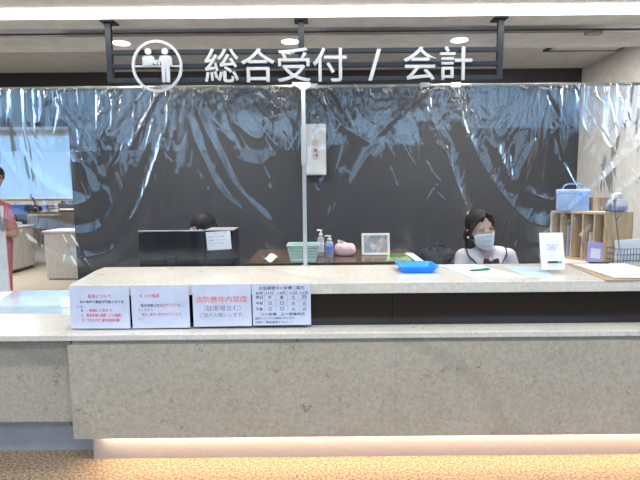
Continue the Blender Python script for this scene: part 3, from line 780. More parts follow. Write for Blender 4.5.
bk = thing('plastic_basket', 'pale green plastic basket behind the white post', 'basket', (-.12, 3.42, .9305))
def basket():
    m = MB(); hx, hy, h, fl = .088, .065, .12, .022
    for k in range(6):  # walls of thin horizontal and vertical strips
        z = .002 + k * .0205; a = hx + fl * z / h; b = hy + fl * z / h
        m.box(-a, a, -b - .002, -b + .002, z, z + .014); m.box(-a, a, b - .002, b + .002, z, z + .014)
        m.box(-a - .002, -a + .002, -b, b, z, z + .014); m.box(a - .002, a + .002, -b, b, z, z + .014)
    for k in range(13):
        u = -1 + k / 6
        for s in (-1, 1):
            m.cyl((u * hx, s * hy, .002), (u * (hx + fl), s * (hy + fl), h), .0028, n=6)
    for k in range(9):
        u = -1 + k / 4
        for s in (-1, 1): m.cyl((s * hx, u * hy, .002), (s * (hx + fl), u * (hy + fl), h), .0028, n=6)
    m.box(-hx, hx, -hy, hy, 0, .004)
    return m
basket().build('body', BASKETG, bk)
MB().tube([(sx * .112, sy * .09, .122) for sx, sy in ((-1, -1), (1, -1), (1, 1), (-1, 1))], .006, 8, True).build('rim', BASKETG, bk)
ti = MB()
ti.sheet(10, 10, lambda u, v: (-.05 + .1 * u, -.04 + .08 * v, .012 + .022 * math.sin(5 * u + 2) * math.cos(4 * v) + .02 * u * v))
o = ti.build('crumpled_tissue', PAPER, None, smooth='all', solid=.001); o.location = (-.36, 3.42, .941); tag(o, 'crumpled white tissue on the wooden top left of the green basket', 'tissue')

def pump_bottle(loc, label, h, body, r, liq=None, capm=WHITE):
    t = thing('pump_bottle', label, 'bottle', loc, .5)
    MB().lathe([(r * .9, 0), (r, .006), (r, h * .62), (r * .8, h * .70), (r * .4, h * .74), (r * .4, h * .78)]).build('bottle', body, t, smooth=True)
    MB().lathe([(r * 1.01, h * .14), (r * 1.012, h * .50)]).build('label_band', liq or PAPERBLUE, t, smooth=True)
    MB().lathe([(r * .52, h * .77), (r * .52, h * .84), (r * .25, h * .85), (r * .2, h * .93)]).build('collar', capm, t, smooth=True)
    MB().box(-r * .35, r * .35, -r * .3, r * .3, h * .93, h * .98).box(-r * 1.3, -r * .2, -r * .16, r * .16, h * .945, h).build('nozzle', capm, t, .0015)
    return t
pump_bottle((.006, 3.70, .9305), 'tall clear spray bottle behind the counter, first right of the post', .205, BOTTLE, .026, mat('white label', (.7, .74, .82), .5))
pump_bottle((.072, 3.64, .9305), 'shorter clear pump bottle with a blue label beside the pink bundle', .165, BOTTLE, .031, mat('blue label', (.12, .20, .55), .5))
pb = thing('tissue_pack', 'soft pink plastic pack of tissues left of the picture frame', 'tissue pack', (.192, 3.68, .9305))
def pack(u, v):
    a = 2 * PI * u; w = math.sin(PI * v) ** .45
    return Vector((.083 * w * math.copysign(abs(math.cos(a)) ** .6, math.cos(a)), .055 * w * math.copysign(abs(math.sin(a)) ** .6, math.sin(a)), .046 - .046 * math.cos(PI * v) + (.012 * math.sin(9 * a) * w * v if v > .6 else 0)))
MB().sheet(40, 20, pack).build('pack', PINK, pb, smooth='all')
MB().sheet(24, 10, lambda u, v: (-.05 + .1 * u - .01 * v, .02 * math.sin(7 * u) * (1 - v), .088 + .035 * v * (.6 + .4 * math.sin(4 * u + 1)))).build('tissue_tuft', mat('pale tissue', (.82, .72, .72), .7), pb, smooth='all', solid=.001)

fr = thing('picture_frame', 'cream picture frame with a flower print standing on the wooden top', 'picture frame', (.431, 3.68, .9308))
T = Matrix.Rotation(math.radians(-10), 4, 'X')
fm = MB()
for a in ((-.108, .108, 0, .019), (-.108, .108, .152, .171)): fm.box(a[0], a[1], -.009, .009, a[2], a[3], M=T)
for a in ((-.108, -.090), (.090, .108)): fm.box(a[0], a[1], -.009, .009, .019, .152, M=T)
fm.build('moulding', mat('cream frame paint', (.78, .73, .62), .4), fr, .002)
def flowers():
    m, nt, b, out = nodes_of('flower print'); L = nt.links.new; N = nt.nodes.new
    tc = N('ShaderNodeTexCoord'); v = N('ShaderNodeTexVoronoi'); v.inputs['Scale'].default_value = 32
    L(tc.outputs['Object'], v.inputs['Vector'])
    r = N('ShaderNodeValToRGB'); e = r.color_ramp.elements
    e[0].position = 0; e[0].color = (.65, .30, .34, 1); e[1].position = 1; e[1].color = (.68, .58, .6, 1)
    for p, c in ((.25, (.7, .62, .62, 1)), (.45, (.62, .36, .16, 1)), (.6, (.30, .34, .24, 1)), (.8, (.55, .38, .45, 1))):
        q = e.new(p); q.color = c
    L(v.outputs['Color'], r.inputs['Fac'])
    n = N('ShaderNodeTexNoise'); n.inputs['Scale'].default_value = 11; L(tc.outputs['Object'], n.inputs['Vector'])
    r2 = N('ShaderNodeValToRGB'); r2.color_ramp.elements[0].position = .42; r2.color_ramp.elements[1].position = .56
    L(n.outputs['Fac'], r2.inputs['Fac'])
    mx = N('ShaderNodeMix'); mx.data_type = 'RGBA'; L(r2.outputs['Color'], mx.inputs[0]); mx.inputs[6].default_value = (.28, .30, .30, 1); L(r.outputs['Color'], mx.inputs[7])
    L(mx.outputs[2], b.inputs['Base Color']); b.inputs['Roughness'].default_value = .25
    return m
MB().box(-.0905, .0905, -.002, .002, .0185, .1525, M=T).build('print', flowers(), fr)
MB().box(-.02, .02, .045, .048, 0, .10).build('easel_back', KRAFT, fr).rotation_euler = (math.radians(4), 0, 0)
# forms on the right of the wooden top
def leafy():
    m, nt, b, out = nodes_of('green printed leaflet'); L = nt.links.new; N = nt.nodes.new
    tc = N('ShaderNodeTexCoord'); v = N('ShaderNodeTexVoronoi'); v.inputs['Scale'].default_value = 26; L(tc.outputs['Object'], v.inputs['Vector'])
    r = N('ShaderNodeValToRGB'); e = r.color_ramp.elements; e[0].color = (.03, .07, .02, 1); e[1].color = (.5, .55, .42, 1)
    q = e.new(.5); q.color = (.10, .22, .06, 1)
    L(v.outputs['Color'], r.inputs['Fac']); L(r.outputs['Color'], b.inputs['Base Color']); b.inputs['Roughness'].default_value = .3
    return m
lf = quad_slab('leaflet', 'green printed leaflet lying right of the picture frame', 'leaflet', [(.47, 3.38), (.655, 3.38), (.67, 3.75), (.54, 3.76)], .9305, .003, mat('leaflet green border', (.30, .48, .16), .4))
MB().slab([(-.10, -.17), (.062, -.17), (.075, .17), (-.035, .175)], .0032, .0036).build('printed_face', leafy(), lf)
quad_slab('form_sheet', 'white form sheet between the green leaflet and the black bag', 'paper', [(.68, 3.38), (.735, 3.38), (.735, 3.78), (.68, 3.80)], .9305, .002, PAPER)
bg = thing('bag', 'black cloth bag lying behind the counter left of the seated woman', 'bag', (.885, 3.62, .725))
sb = thing('side_stool', 'small grey side table under the black bag', 'table', (.885, 3.62, 0))
MB().box(-.07, .07, -.14, .14, .70, .724).build('top', KICKGREY, sb, .003)
for x in (-.05, .05):
    for y in (-.12, .12): MB().cyl((x, y, 0), (x, y, .70), .012, n=12).build('leg', ALU, sb, smooth=True)
m_ = MB(); m_.sph((0, 0, .13), (.125, .13, .125)); m_.sph((-.05, 0, .20), (.09, .10, .075)); m_.sph((.05, -.02, .22), (.08, .09, .055)); m_.box(-.10, .10, -.12, .12, 0, .12)
remeshed(m_, 'body', BLACKCLOTH, bg, .01, 6)
MB().tube([(-.07, -.05, .25), (-.05, -.05, .285), (.0, -.05, .30), (.05, -.05, .285), (.07, -.05, .25)], .007).build('handle', BLACKCLOTH, bg, smooth=True)
kb = thing('slim_black_tray', 'slim black document tray on stand in front of the seated woman', 'tray', (1.325, 3.19, .725))
MB().box(-.155, .155, -.05, .05, .150, .163).build('shelf', BLACKGLOSS, kb, .002)
for x in (-.14, .14): MB().box(x - .006, x + .006, -.045, .045, 0, .15).build('leg', BLACK, kb)

# electric box on the dark wall
eb = thing('wall_box', 'white metal control box on the dark back wall beside the post', 'control box', (-.037, 5.0, 1.58))
MB().box(-.107, .107, -.09, 0, 0, .51).build('case', WHITEPAINT, eb, .006)
MB().box(-.098, .098, -.096, -.09, .012, .498).build('door', WHITEPAINT, eb, .003)
MB().box(-.028, .026, -.105, -.096, .16, .36).build('control_plate', mat('grey plate', (.45, .45, .45), .4), eb, .002)
MB().box(-.022, .022, -.109, -.105, .285, .345).build('label_plate', mat('tan label', (.5, .33, .16), .5), eb)
MB().cyl((0, -.105, .245), (0, -.122, .245), .017, n=18).build('knob', mat('maroon knob', (.22, .05, .07), .4), eb, smooth=True)
MB().box(.004, .018, -.112, -.105, .185, .205).build('switch', BLACK, eb)

# side table, organizer and things on the right
sdk = thing('side_desk', 'pale side desk against the right wall under the pigeonhole organizer', 'desk', (2.12, 3.72, 0))
MB().box(-.32, .52, -.52, .18, .87, .895).build('top', CABWHITE, sdk, .003)
for x in (-.28, .49):
    MB().box(x - .02, x + .02, -.48, .14, 0, .87).build('side_panel', CABWHITE, sdk)
og = thing('pigeonhole_organizer', 'light plywood pigeonhole organizer with upright slots on the side desk', 'organizer', (2.045, 3.42, .895), 0)
# slot face runs from the near corner (0,0) back to the left, end panel to the right
P0 = Vector((0, 0, 0)); A1 = Vector((-.225, .36, 0)); B1 = Vector((.215, .035, 0))
Ln = A1.length; ea = A1.normalized(); ebx = B1.normalized()
Mo = Matrix(((ea.x, ebx.x, 0, 0), (ea.y, ebx.y, 0, 0), (0, 0, 1, 0), (0, 0, 0, 1)))
HO = .350; DP = .218
def obox(a0, a1, b0, b1, z0, z1): return MB().box(a0, a1, b0, b1, z0, z1, M=Mo)
obox(0, .014, 0, DP, 0, HO).build('end_panel', PLY, og); obox(Ln - .014, Ln, 0, DP, 0, HO).build('end_panel', PLY, og)
obox(0, Ln, 0, DP, HO, HO + .016).build('top_panel', PLY, og); obox(0, Ln, 0, DP, -.0, .014).build('bottom_panel', PLY, og)
obox(0, Ln, DP - .008, DP, .014, HO).build('back_panel', PLY, og)
for k in range(1, 5): obox(Ln * k / 5 - .005, Ln * k / 5 + .005, .002, DP - .008, .014, HO).build('divider', PLY, og)
for k, (m, lab) in enumerate(((PAPER, 'white document envelope in the second slot of the organizer'), (PAPERBLUE, 'pale document envelope in the fourth slot of the organizer'))):
    e = thing('document_envelope', lab, 'envelope', (2.045, 3.42, .910)); a = Ln * (.30 if k == 0 else .70)
    obox(a, a + .004, .02, DP - .02, 0, .20 + .04 * k).build('sheet', m, e); obox(a + .006, a + .009, .03, DP - .03, 0, .18 + .03 * k).build('inner_sheet', PAPER, e)
zt = .895 + HO + .016
o = MB().box(0.02, Ln - .03, .01, DP - .01, 0, .002, M=Mo).build('top_sheet', PAPER); o.location = (2.045, 3.42, zt + .0005); tag(o, 'white sheet lying on top of the plywood organizer', 'paper')
zt += .003
bx = thing('carry_case', 'translucent blue plastic carry case on the organizer', 'case', (1.945, 3.705, zt), math.radians(-20))
MB().box(-.106, .106, -.075, .075, 0, .155).build('body', BLUETRANS, bx, .012, smooth=True)
MB().box(-.110, .110, -.079, .079, .125, .162).build('lid', BLUETRANS, bx, .008, smooth=True)
MB().tube([(-.07, 0, .16), (-.06, 0, .19), (-.03, 0, .203), (.04, 0, .203), (.07, 0, .19), (.08, 0, .16)], .006).build('handle', mat('blue handle', (.18, .28, .55), .35), bx, smooth=True)
MB().box(.035, .06, -.086, -.079, .05, .14).build('latch', mat('blue latch', (.25, .42, .85), .35), bx, .002)
sbx = thing('cardboard_box', 'small brown box between the blue case and the clear bottle', 'box', (2.10, 3.60, zt), math.radians(8))
MB().box(-.055, .045, -.05, .05, 0, .10).build('carton', KRAFT, sbx, .002); MB().box(-.06, .05, -.0505, -.02, .0995, .1015).build('flap', KRAFT, sbx)
cbn = thing('squat_bottle', 'squat clear bottles pack holding blue liquid on the organizer end', 'bottle', (2.15, 3.475, zt))
MB().lathe([(.045, 0), (.068, .012), (.07, .05), (.055, .085), (.024, .098), (.022, .108)]).build('bottle', BOTTLE, cbn, smooth=True)
MB().lathe([(.040, .004), (.064, .013), (.067, .035), (.066, .042)]).build('liquid', mat('blue liquid', (.05, .09, .40), .15), cbn, smooth=True)
MB().lathe([(.026, .104), (.028, .108), (.028, .130), (.022, .136)]).build('cap', WHITE, cbn, smooth=True)
wbk = thing('wire_basket', 'black wire basket holding white leaflets right of the organizer slots', 'basket', (2.14, 3.285, .895), math.radians(4))
m_ = MB()
for z in (.01, .05, .09, .13): m_.tube([(-.13, -.06, z), (.16, -.06, z), (.16, .05, z), (-.13, .05, z)], .0022, 6, True)
for k in range(14):
    x = -.13 + k * .29 / 13
    m_.cyl((x, -.06, .01), (x, -.06, .13), .0016, n=6); m_.cyl((x, .05, .01), (x, .05, .13), .0016, n=6)
m_.build('wire_frame', BLACK, wbk, smooth=True)
lf0 = None
for k in range(7):
    lab = ['white leaflet standing tilted in the wire basket, first from left', 'white leaflet in the wire basket, second from left', 'white leaflet in the wire basket, third from left', 'white leaflet standing mid basket', 'white leaflet right of mid basket', 'white leaflet in the wire basket, second from right', 'white leaflet standing at the right end of the wire basket'][k]
    if lf0 is None:
        lf0 = MB().box(-.045, .045, -.002, .002, 0, .175).build('leaflet', PAPER, None, .0005); o = lf0
    else: o = lf0.copy(); C.objects.link(o)
    o.location = (2.055 + k * .033, 3.238 + .0125 * k, .908); o.rotation_euler = (math.radians(-4), 0, math.radians(4)); tag(o, lab, 'leaflet', 'leaflets in the wire basket')
o = MB().box(-.055, .055, -.004, .004, 0, .165).build('purple_booklet', mat('lilac cover', (.42, .36, .66), .5), None, .001); o.location = (1.925, 3.33, .895); o.rotation_euler = (math.radians(-9), math.radians(6), 0)
tag(o, 'lilac booklet leaning in front of the organizer slots', 'booklet')
MB().box(-.035, .035, -.0046, -.004, .05, .12).build('printed_oval', PAPER, o)

# ------------------------------------------------------------------ room behind, at left
pt = thing('partition_screen', 'white partition board at the far left in front of the pink figure', 'screen', (-3.30, 4.6, 0))
MB().box(-.20, .27, -.015, .015, .05, 1.31).build('board', WHITE, pt, .004)
for x in (-.12, .2): MB().box(x - .02, x + .02, -.15, .15, 0, .05).build('foot', KICKGREY, pt, .004)
cab = thing('desk_pedestal', 'white boxy pedestal cabinet by the doorway jamb in the room behind', 'cabinet', (-4.15, 7.75, 0), 0)
MB().box(-.27, .27, -.1, .40, .03, .77).build('body', CABWHITE, cab, .004); MB().box(-.29, .29, -.12, .42, .77, .80).build('top', WHITE, cab, .004); MB().box(-.25, .25, -.08, .38, 0, .03).build('plinth', KICKGREY, cab)
MB().box(-.26, .26, -.112, -.1, .12, .76).build('door', CABWHITE, cab, .002)
row = thing('storage_cabinet', 'row of white storage cabinets along the room behind, left of the pedestal', 'cabinet', (-5.32, 8.55, 0), math.radians(0))
MB().box(-.9, -.05, -.65, .40, .06, .78).build('body', CABWHITE, row, .004); MB().box(-.9, -.03, -.67, .41, .78, .81).build('top', WHITE, row, .004); MB().box(-.88, -.08, -.62, .38, 0, .06).build('plinth', BLACK, row)
for k in range(3): MB().box(-.05, -.04, -.64 + k * .345, -.64 + k * .345 + .338, .08, .77).build('door', CABWHITE, row, .002)
tbl = thing('wooden_table', 'brown wooden table under the window of the room behind', 'table', (-5.15, 9.28, 0))
MB().box(-.75, .62, -.3, .3, 1.0, 1.03).build('top', DARKWOOD, tbl, .003)
for x in (-.7, .57): MB().box(x - .03, x + .03, -.26, .26, 0, 1.0).build('leg', DARKWOOD, tbl)
def small(name, lab, cat, loc, fn, g=None):
    t = thing(name, lab, cat, loc, 0, g); fn(t); return t
def tray3(t):
    for z in (0, .07, .14): MB().box(-.17, .17, -.12, .12, z, z + .008).box(-.17, -.162, -.12, .12, z, z + .06).box(.162, .17, -.12, .12, z, z + .06).build('shelf', WHITE, t, .002)
    MB().box(-.13, .13, -.10, .10, .009, .04).build('papers', PAPER, t)
small('letter_tray', 'white three tier letter tray on the brown table in the far room', 'letter tray', (-5.10, 9.45, 1.031), tray3)
def carton(t):
    MB().box(-.2, .2, -.14, .14, 0, .28).build('carton', KRAFT, t, .004); MB().box(-.2, -.01, -.141, .141, .281, .284).box(.01, .2, -.141, .141, .281, .284).build('flap', KRAFT, t)
small('cardboard_carton', 'brown carton on the floor under the brown table in the far room', 'box', (-4.9, 9.25, 0), carton)
def bin_(t):
    tray_mesh(.13, .10, .14, .02, .004).build('tub', mat('dark blue plastic', (.03, .08, .32), .4), t, smooth=True); MB().tube([(-.10, 0, .14), (-.08, 0, .2), (.08, 0, .2), (.10, 0, .14)], .006).build('handle', ALU, t, smooth=True)
small('blue_tub', 'dark blue plastic tub on the brown table in the far room', 'tub', (-5.72, 9.2, 1.031), bin_)
def bot(t):
    MB().lathe([(.05, 0), (.055, .01), (.055, .16), (.03, .2), (.02, .22)]).build('bottle', BOTTLE, t, smooth=True); MB().lathe([(.025, .22), (.025, .25)]).build('cap', BLUE, t); MB().lathe([(.0556, .05), (.0556, .13)]).build('label_band', mat('blue label', (.12, .20, .55), .5), t, smooth=True)
small('water_bottle', 'clear bottle with blue cap on the brown table in the far room', 'bottle', (-5.22, 9.15, 1.031), bot)
def dark(t):
    MB().sph((0, 0, .07), (.12, .10, .07)).build('shell', BLACK, t, smooth=True); MB().cyl((.0, 0, .12), (-.05, 0, .28), .012, n=10).build('neck', BLACK, t, smooth=True)
small('desk_lamp', 'black rounded desk lamp on the brown table in the far room', 'lamp', (-5.40, 9.15, 1.031), dark)
def prn(t):
    MB().box(-.2, .2, -.16, .16, 0, .17).build('body', mat('charcoal plastic', (.05, .05, .055), .4), t, .01); MB().box(-.16, .16, -.19, -.15, .04, .07).build('paper_tray', WHITE, t, .003); MB().box(-.18, .18, -.10, .14, .17, .21).build('scanner_lid', mat('charcoal plastic', (.05, .05, .055), .4), t, .008)
small('printer', 'dark grey printer on the right end of the brown table in the far room', 'printer', (-4.72, 9.2, 1.031), prn)
for k in range(3):
    t = thing('paper_stack', ['low white paper stack on the storage cabinets near the pink figure', 'mid white paper stack on the storage cabinets', 'high white paper stack on the storage cabinets by the pedestal'][k], 'paper stack', (-5.72 + .05 * k, 8.08 + .30 * k, .811), .1 * k, 'paper stacks on the cabinets')
    for j in range(3): MB().box(-.16 - .006 * j, .16, -.11, .11 + .004 * j, j * .022, j * .022 + .02).build('bundle', (PAPER, mat('manila', (.66, .58, .42), .7), PAPERGREEN)[(j + k) % 3], t)

# ------------------------------------------------------------------ people
def rot(yaw=0, pitch=0, roll=0):
    """yaw turns the face to viewer's right (+x) when positive, pitch nods down, roll leans the crown to viewer's left"""
    return Matrix.Rotation(math.radians(yaw), 4, 'Z') @ Matrix.Rotation(math.radians(pitch), 4, 'X') @ Matrix.Rotation(math.radians(-roll), 4, 'Y')

def head_into(mb, c, R, s):
    def P(x, y, z): return Vector(c) + (R.to_3x3() @ Vector((x, y, z))) * s
    def e(x, y, z, r): mb.sph(P(x, y, z), [k * s for k in r], M=R)
    e(0, .012, .035, (.075, .092, .083))      # skull
    e(0, -.020, -.010, (.066, .068, .085))    # face
    e(0, -.032, -.062, (.048, .052, .050))    # jaw
    e(0, -.064, -.092, (.020, .018, .018))    # chin
    for k in (-1, 1):
        e(k * .038, -.060, -.028, (.024, .022, .022)); e(k * .077, .012, -.005, (.010, .018, .030)); e(k * .030, -.076, .022, (.022, .012, .008))
    mb.caps(P(0, -.082, .008), P(0, -.103, -.034), .007 * s, .0115 * s)
    e(0, -.084, -.058, (.021, .010, .0055)); e(0, -.082, -.069, (.018, .010, .006))

def hand_into(mb, w, d, up, s=1.0, side=1, curl=.5):
    """palm from wrist w along d; up = back of the hand; five fingers"""
    d = Vector(d).normalized(); up = (Vector(up) - d * Vector(up).dot(d)).normalized(); lat = d.cross(up).normalized() * side
    w = Vector(w)
    for k in range(4):
        o = lat * (.030 - .020 * k)
        mb.caps(w + lat * (.016 - .011 * k), w + d * .085 * s + o * s, .014 * s, .0115 * s, 10)
        L = (.068, .076, .071, .055)[k] * s
        a = w + d * .088 * s + o * s; b = a + (d * .9 - up * .35 * curl) * L * .48; c = b + (d * .7 - up * 1.0 * curl) * L * .32; e = c + (d * .45 - up * 1.2 * curl) * L * .25
        mb.chain([a, b, c, e], [.0098 * s, .009 * s, .0082 * s, .007 * s], 10)
    a = w + d * .022 * s + lat * .022 * s; b = a + (d * .55 + lat * .8 - up * .2) * .042 * s; c = b + (d * .85 + lat * .25 - up * .3) * .032 * s
    mb.chain([a, b, c], [.0125 * s, .0105 * s, .008 * s], 10)

def person(label, base, J, headc, R, hs, hair_fn, cloth, legcloth, longsleeve=False, shirt_r=1.0, name='person'):
    t = thing(name, label, 'person', base)
    b = Vector(base)
    L = {k: Vector(v) - b for k, v in J.items()}
    hc = Vector(headc) - b
    mb = MB()
    neck0 = L['neck']; jaw = hc + R.to_3x3() @ Vector((0, .015, -.05)) * hs
    mb.caps(neck0 - Vector((0, 0, .03)), jaw, .052 * hs, .050 * hs)
    head_into(mb, hc, R, hs)
    def torso(m, g):
        m.caps(L['pelvis'] + Vector((-.07, 0, 0)), L['pelvis'] + Vector((.07, 0, 0)), .105 + g, .105 + g)
        m.caps(L['pelvis'], L['waist'], .105 + g, .10 + g); m.caps(L['waist'] + Vector((-.035, 0, 0)), L['waist'] + Vector((.035, 0, 0)), .10 + g, .10 + g)
        for k in (-1, 1): m.caps(L['waist'] + Vector((k * .03, 0, 0)), L['chest'] + Vector((k * .055, 0, 0)), .098 + g, .100 + g)
        m.caps(L['chest'] + Vector((-.055, 0, 0)), L['chest'] + Vector((.055, 0, 0)), .100 + g, .100 + g)
        for k in ('shL', 'shR'): m.caps(L['chest'] + (L[k] - L['chest']) * .5 + Vector((0, 0, .03)), L[k], .062 + g, .050 + g); m.caps(neck0 - Vector((0, 0, .035)), L[k], .045 + g * .8, .046 + g)
    torso(mb, 0)
    for k in 'LR':
        mb.chain([L['sh' + k], L['el' + k], L['wr' + k]], [.047, .038, .025])
        d = L['wr' + k] - L['el' + k]; hand_into(mb, L['wr' + k], L.get('hd' + k, d + L['wr' + k]) - L['wr' + k] if ('hd' + k) in L else d, Vector((0, 0, 1)), .95, 1 if k == 'L' else -1)
        mb.chain([L['hip' + k], L['kn' + k], L['an' + k]], [.085, .055, .036])
        mb.caps(L['an' + k] + Vector((0, .01, -.03)), L['an' + k] + Vector((0, -.13, -.045)), .034, .028)
    body = remeshed(mb, 'body', SKIN, t, .0055, 4)
    # shirt
    m2 = MB(); torso(m2, .014)
    for k in 'LR':
        a, e, w = L['sh' + k], L['el' + k], L['wr' + k]
        if longsleeve: m2.chain([a, e, e.lerp(w, .93)], [.062, .052, .038])
        else: m2.chain([a, a.lerp(e, .75)], [.063, .058])
    shirt = remeshed(m2, 'blouse' if not longsleeve else 'shirt', cloth, t, .007, 5)
    m3 = MB()
    for k in 'LR':
        m3.chain([L['hip' + k], L['kn' + k], L['kn' + k].lerp(L['an' + k], .85)], [.100, .072, .056])
        m3.caps(L['pelvis'] + Vector((-.06, 0, -.01)), L['pelvis'] + Vector((.06, 0, -.01)), .112, .112)
    remeshed(m3, 'trousers', legcloth, t, .009, 5)
    for k in 'LR':
        m4 = MB(); a = L['an' + k]
        m4.caps(a + Vector((0, .015, -.035)), a + Vector((0, -.135, -.048)), .042, .034); m4.caps(a + Vector((0, .01, -.02)), a + Vector((0, -.06, -.045)), .044, .038)
        remeshed(m4, 'shoe', BLACK, t, .008, 4)
    # eyes and brows
    def P(x, y, z): return hc + (R.to_3x3() @ Vector((x, y, z))) * hs
    for k in (-1, 1):
        e = MB().sph(P(k * .030, -.0765, .006), (.0135 * hs, .009 * hs, .0050 * hs), M=R).build('eye', mat('eye white', (.75, .73, .70), .2), t, smooth='all')
        MB().sph(P(k * .030, -.0835, .006), (.0060 * hs, .0035 * hs, .0048 * hs), M=R).build('iris', mat('iris brown', (.02, .012, .01), .15), e, smooth='all')
        MB().tube([P(k * .015, -.0835, .0115), P(k * .030, -.0865, .0148), P(k * .046, -.079, .0105)], .0016 * hs, 6).build('eyelash', HAIR, e, smooth='all')
        MB().tube([P(k * .014, -.0885, .027), P(k * .030, -.0905, .0315), P(k * .050, -.078, .0265)], [.002 * hs, .0026 * hs, .0012 * hs], 8).build('eyebrow', HAIR, t, smooth='all')
    hair_fn(t, P, R, hs)
    return t, P, L

def hair_cap(t, P, R, hs, m, front=.55, side_locks=True, back_len=.10, fringe=.05):
    mb = MB()
    bm = mb.bm
    vs = bmesh.ops.create_uvsphere(bm, u_segments=72, v_segments=48, radius=1)['verts']
    c = P(0, 0, 0)
    for v in vs:
        d = v.co.copy()
        r = Vector((d.x * .086, d.y * .102 + .012, d.z * .094 + .035))
        ang = math.atan2(abs(d.x), -d.y)      # 0 at the face, pi at the back
        line = fringe + .050 * max(0, 1 - ang / 1.0)          # hairline height round the face
        if ang < 1.25 and r.z < line + .012 * math.sin(d.x * 9):
            k = .80
            r = Vector((r.x * k, r.y * k + .004, r.z * .9))
        elif r.z < -.03: r.x *= 1.0
        st = 1 + .012 * math.sin(ang * 46 + d.z * 3) + .008 * noise.noise(Vector((d.x * 9, d.y * 9, d.z * 3)))
        r = Vector((r.x * st, r.y * st, r.z))
        v.co = P(*r)
    o = mb.build('hair', m, t, smooth='all')
    return o

# seated masked woman
def hairA(t, P, R, hs):
    hair_cap(t, P, R, hs, HAIR, fringe=.042)
    mb = MB()
    # swept fringe from a parting, long locks in front of the ears, low gathered hair
    for i in range(9):
        f = i / 8
        mb.tube([P(.012 - .01 * f, -.055 - .03 * f, .122 - .012 * f), P(-.034 - .008 * f, -.072 - .010 * f + .012, .094 - .008 * f), P(-.068 - .008 * f, -.048 + .03 * (1 - f), .050 - .008 * f), P(-.081 - .004 * f, -.024 + .03 * (1 - f), -.004), P(-.083, -.010 + .026 * (1 - f), -.062 - .02 * f)], [.004, .010, .011, .010, .005], 8)
        mb.tube([P(.014 + .01 * f, -.052 - .03 * f, .122 - .012 * f), P(.048 + .008 * f, -.056 + .012 - .012 * f, .090), P(.075, -.034 + .02 * (1 - f), .042), P(.081, -.022 + .03 * (1 - f), .0), P(.080, -.008 + .03 * (1 - f), -.050)], [.004, .009, .010, .009, .004], 8)
    mb.build('fringe', HAIR, t, smooth='all')
    m2 = MB()
    m2.sph(P(-.052, .050, -.060), (.050 * hs, .048 * hs, .055 * hs)); m2.sph(P(-.070, .030, -.105), (.036 * hs, .036 * hs, .045 * hs)); m2.sph(P(0, .055, -.045), (.066 * hs, .048 * hs, .062 * hs)); m2.caps(P(-.076, .012, -.02), P(-.080, .014, -.115), .020 * hs, .014 * hs)
    remeshed(m2, 'gathered_hair', HAIR, t, .006, 4)
    e = MB().sph(P(-.098, -.006, -.038), .0075 * hs).build('hair_clip', mat('pearl', (.85, .82, .78), .2), t, smooth='all')
R1 = rot(yaw=13, pitch=10, roll=13)
WX, WY = 1.205, 3.44
J1 = dict(pelvis=(WX, WY + .10, .50), waist=(WX, WY + .07, .66), chest=(WX, WY + .02, .86), neck=(WX - .012, WY + .01, 1.0),
          shL=(WX + .158, WY + .02, .945), shR=(WX - .158, WY + .02, .945), elL=(WX + .215, WY - .05, .725), elR=(WX - .205, WY - .05, .725),
          wrL=(WX + .10, WY - .215, .760), wrR=(WX - .10, WY - .215, .760), hdL=(WX + .03, WY - .27, .762), hdR=(WX - .03, WY - .27, .762),
          hipL=(WX + .09, WY + .08, .49), hipR=(WX - .09, WY + .08, .49), knL=(WX + .10, WY - .30, .50), knR=(WX - .10, WY - .30, .50), anL=(WX + .10, WY - .26, .10), anR=(WX - .10, WY - .26, .10))
HC1 = (1.142, 3.405, 1.158); HS1 = 1.06
wm, P1, L1 = person('seated woman in a white face mask and pale blouse with dark piped round collar', (WX, WY, 0), J1, HC1, R1, HS1, hairA, BLOUSE, DARKCLOTH)
def maskpt(u, v):
    a = math.radians(-62 + 124 * u); z = -.012 - .105 * v
    rx = .081 - .017 * v ** 2; ry = .101 + .022 * math.exp(-((u - .5) / .22) ** 2) * (1 - .55 * v) - .012 * v
    zz = z + .010 * math.sin(PI * u) * (1 - v) - .020 * math.sin(PI * u) * v * .6
    pl = .0022 * math.sin(v * PI * 7) * math.sin(PI * u)
    return P1(rx * math.sin(a) * 1.02, -(ry + pl) * math.cos(a) * 1.0 - .009 + .028 * (1 - math.cos(a)), zz + .022 * (1 - math.sin(PI * u)) * (v - .35) )
mk_ = MB().sheet(28, 20, maskpt).build('face_mask', MASK, wm, smooth='all', solid=.0012)
for k in (-1, 1):
    u = 0 if k < 0 else 1
    MB().tube([maskpt(u, .08) - Vector((0, 0, 0)), P1(k * .082, -.02, .006), P1(k * .088, .020, .002), P1(k * .085, .022, -.025), P1(k * .080, -.01, -.045), maskpt(u, .9)], .0012, 6).build('ear_loop', MASK, mk_, smooth='all')
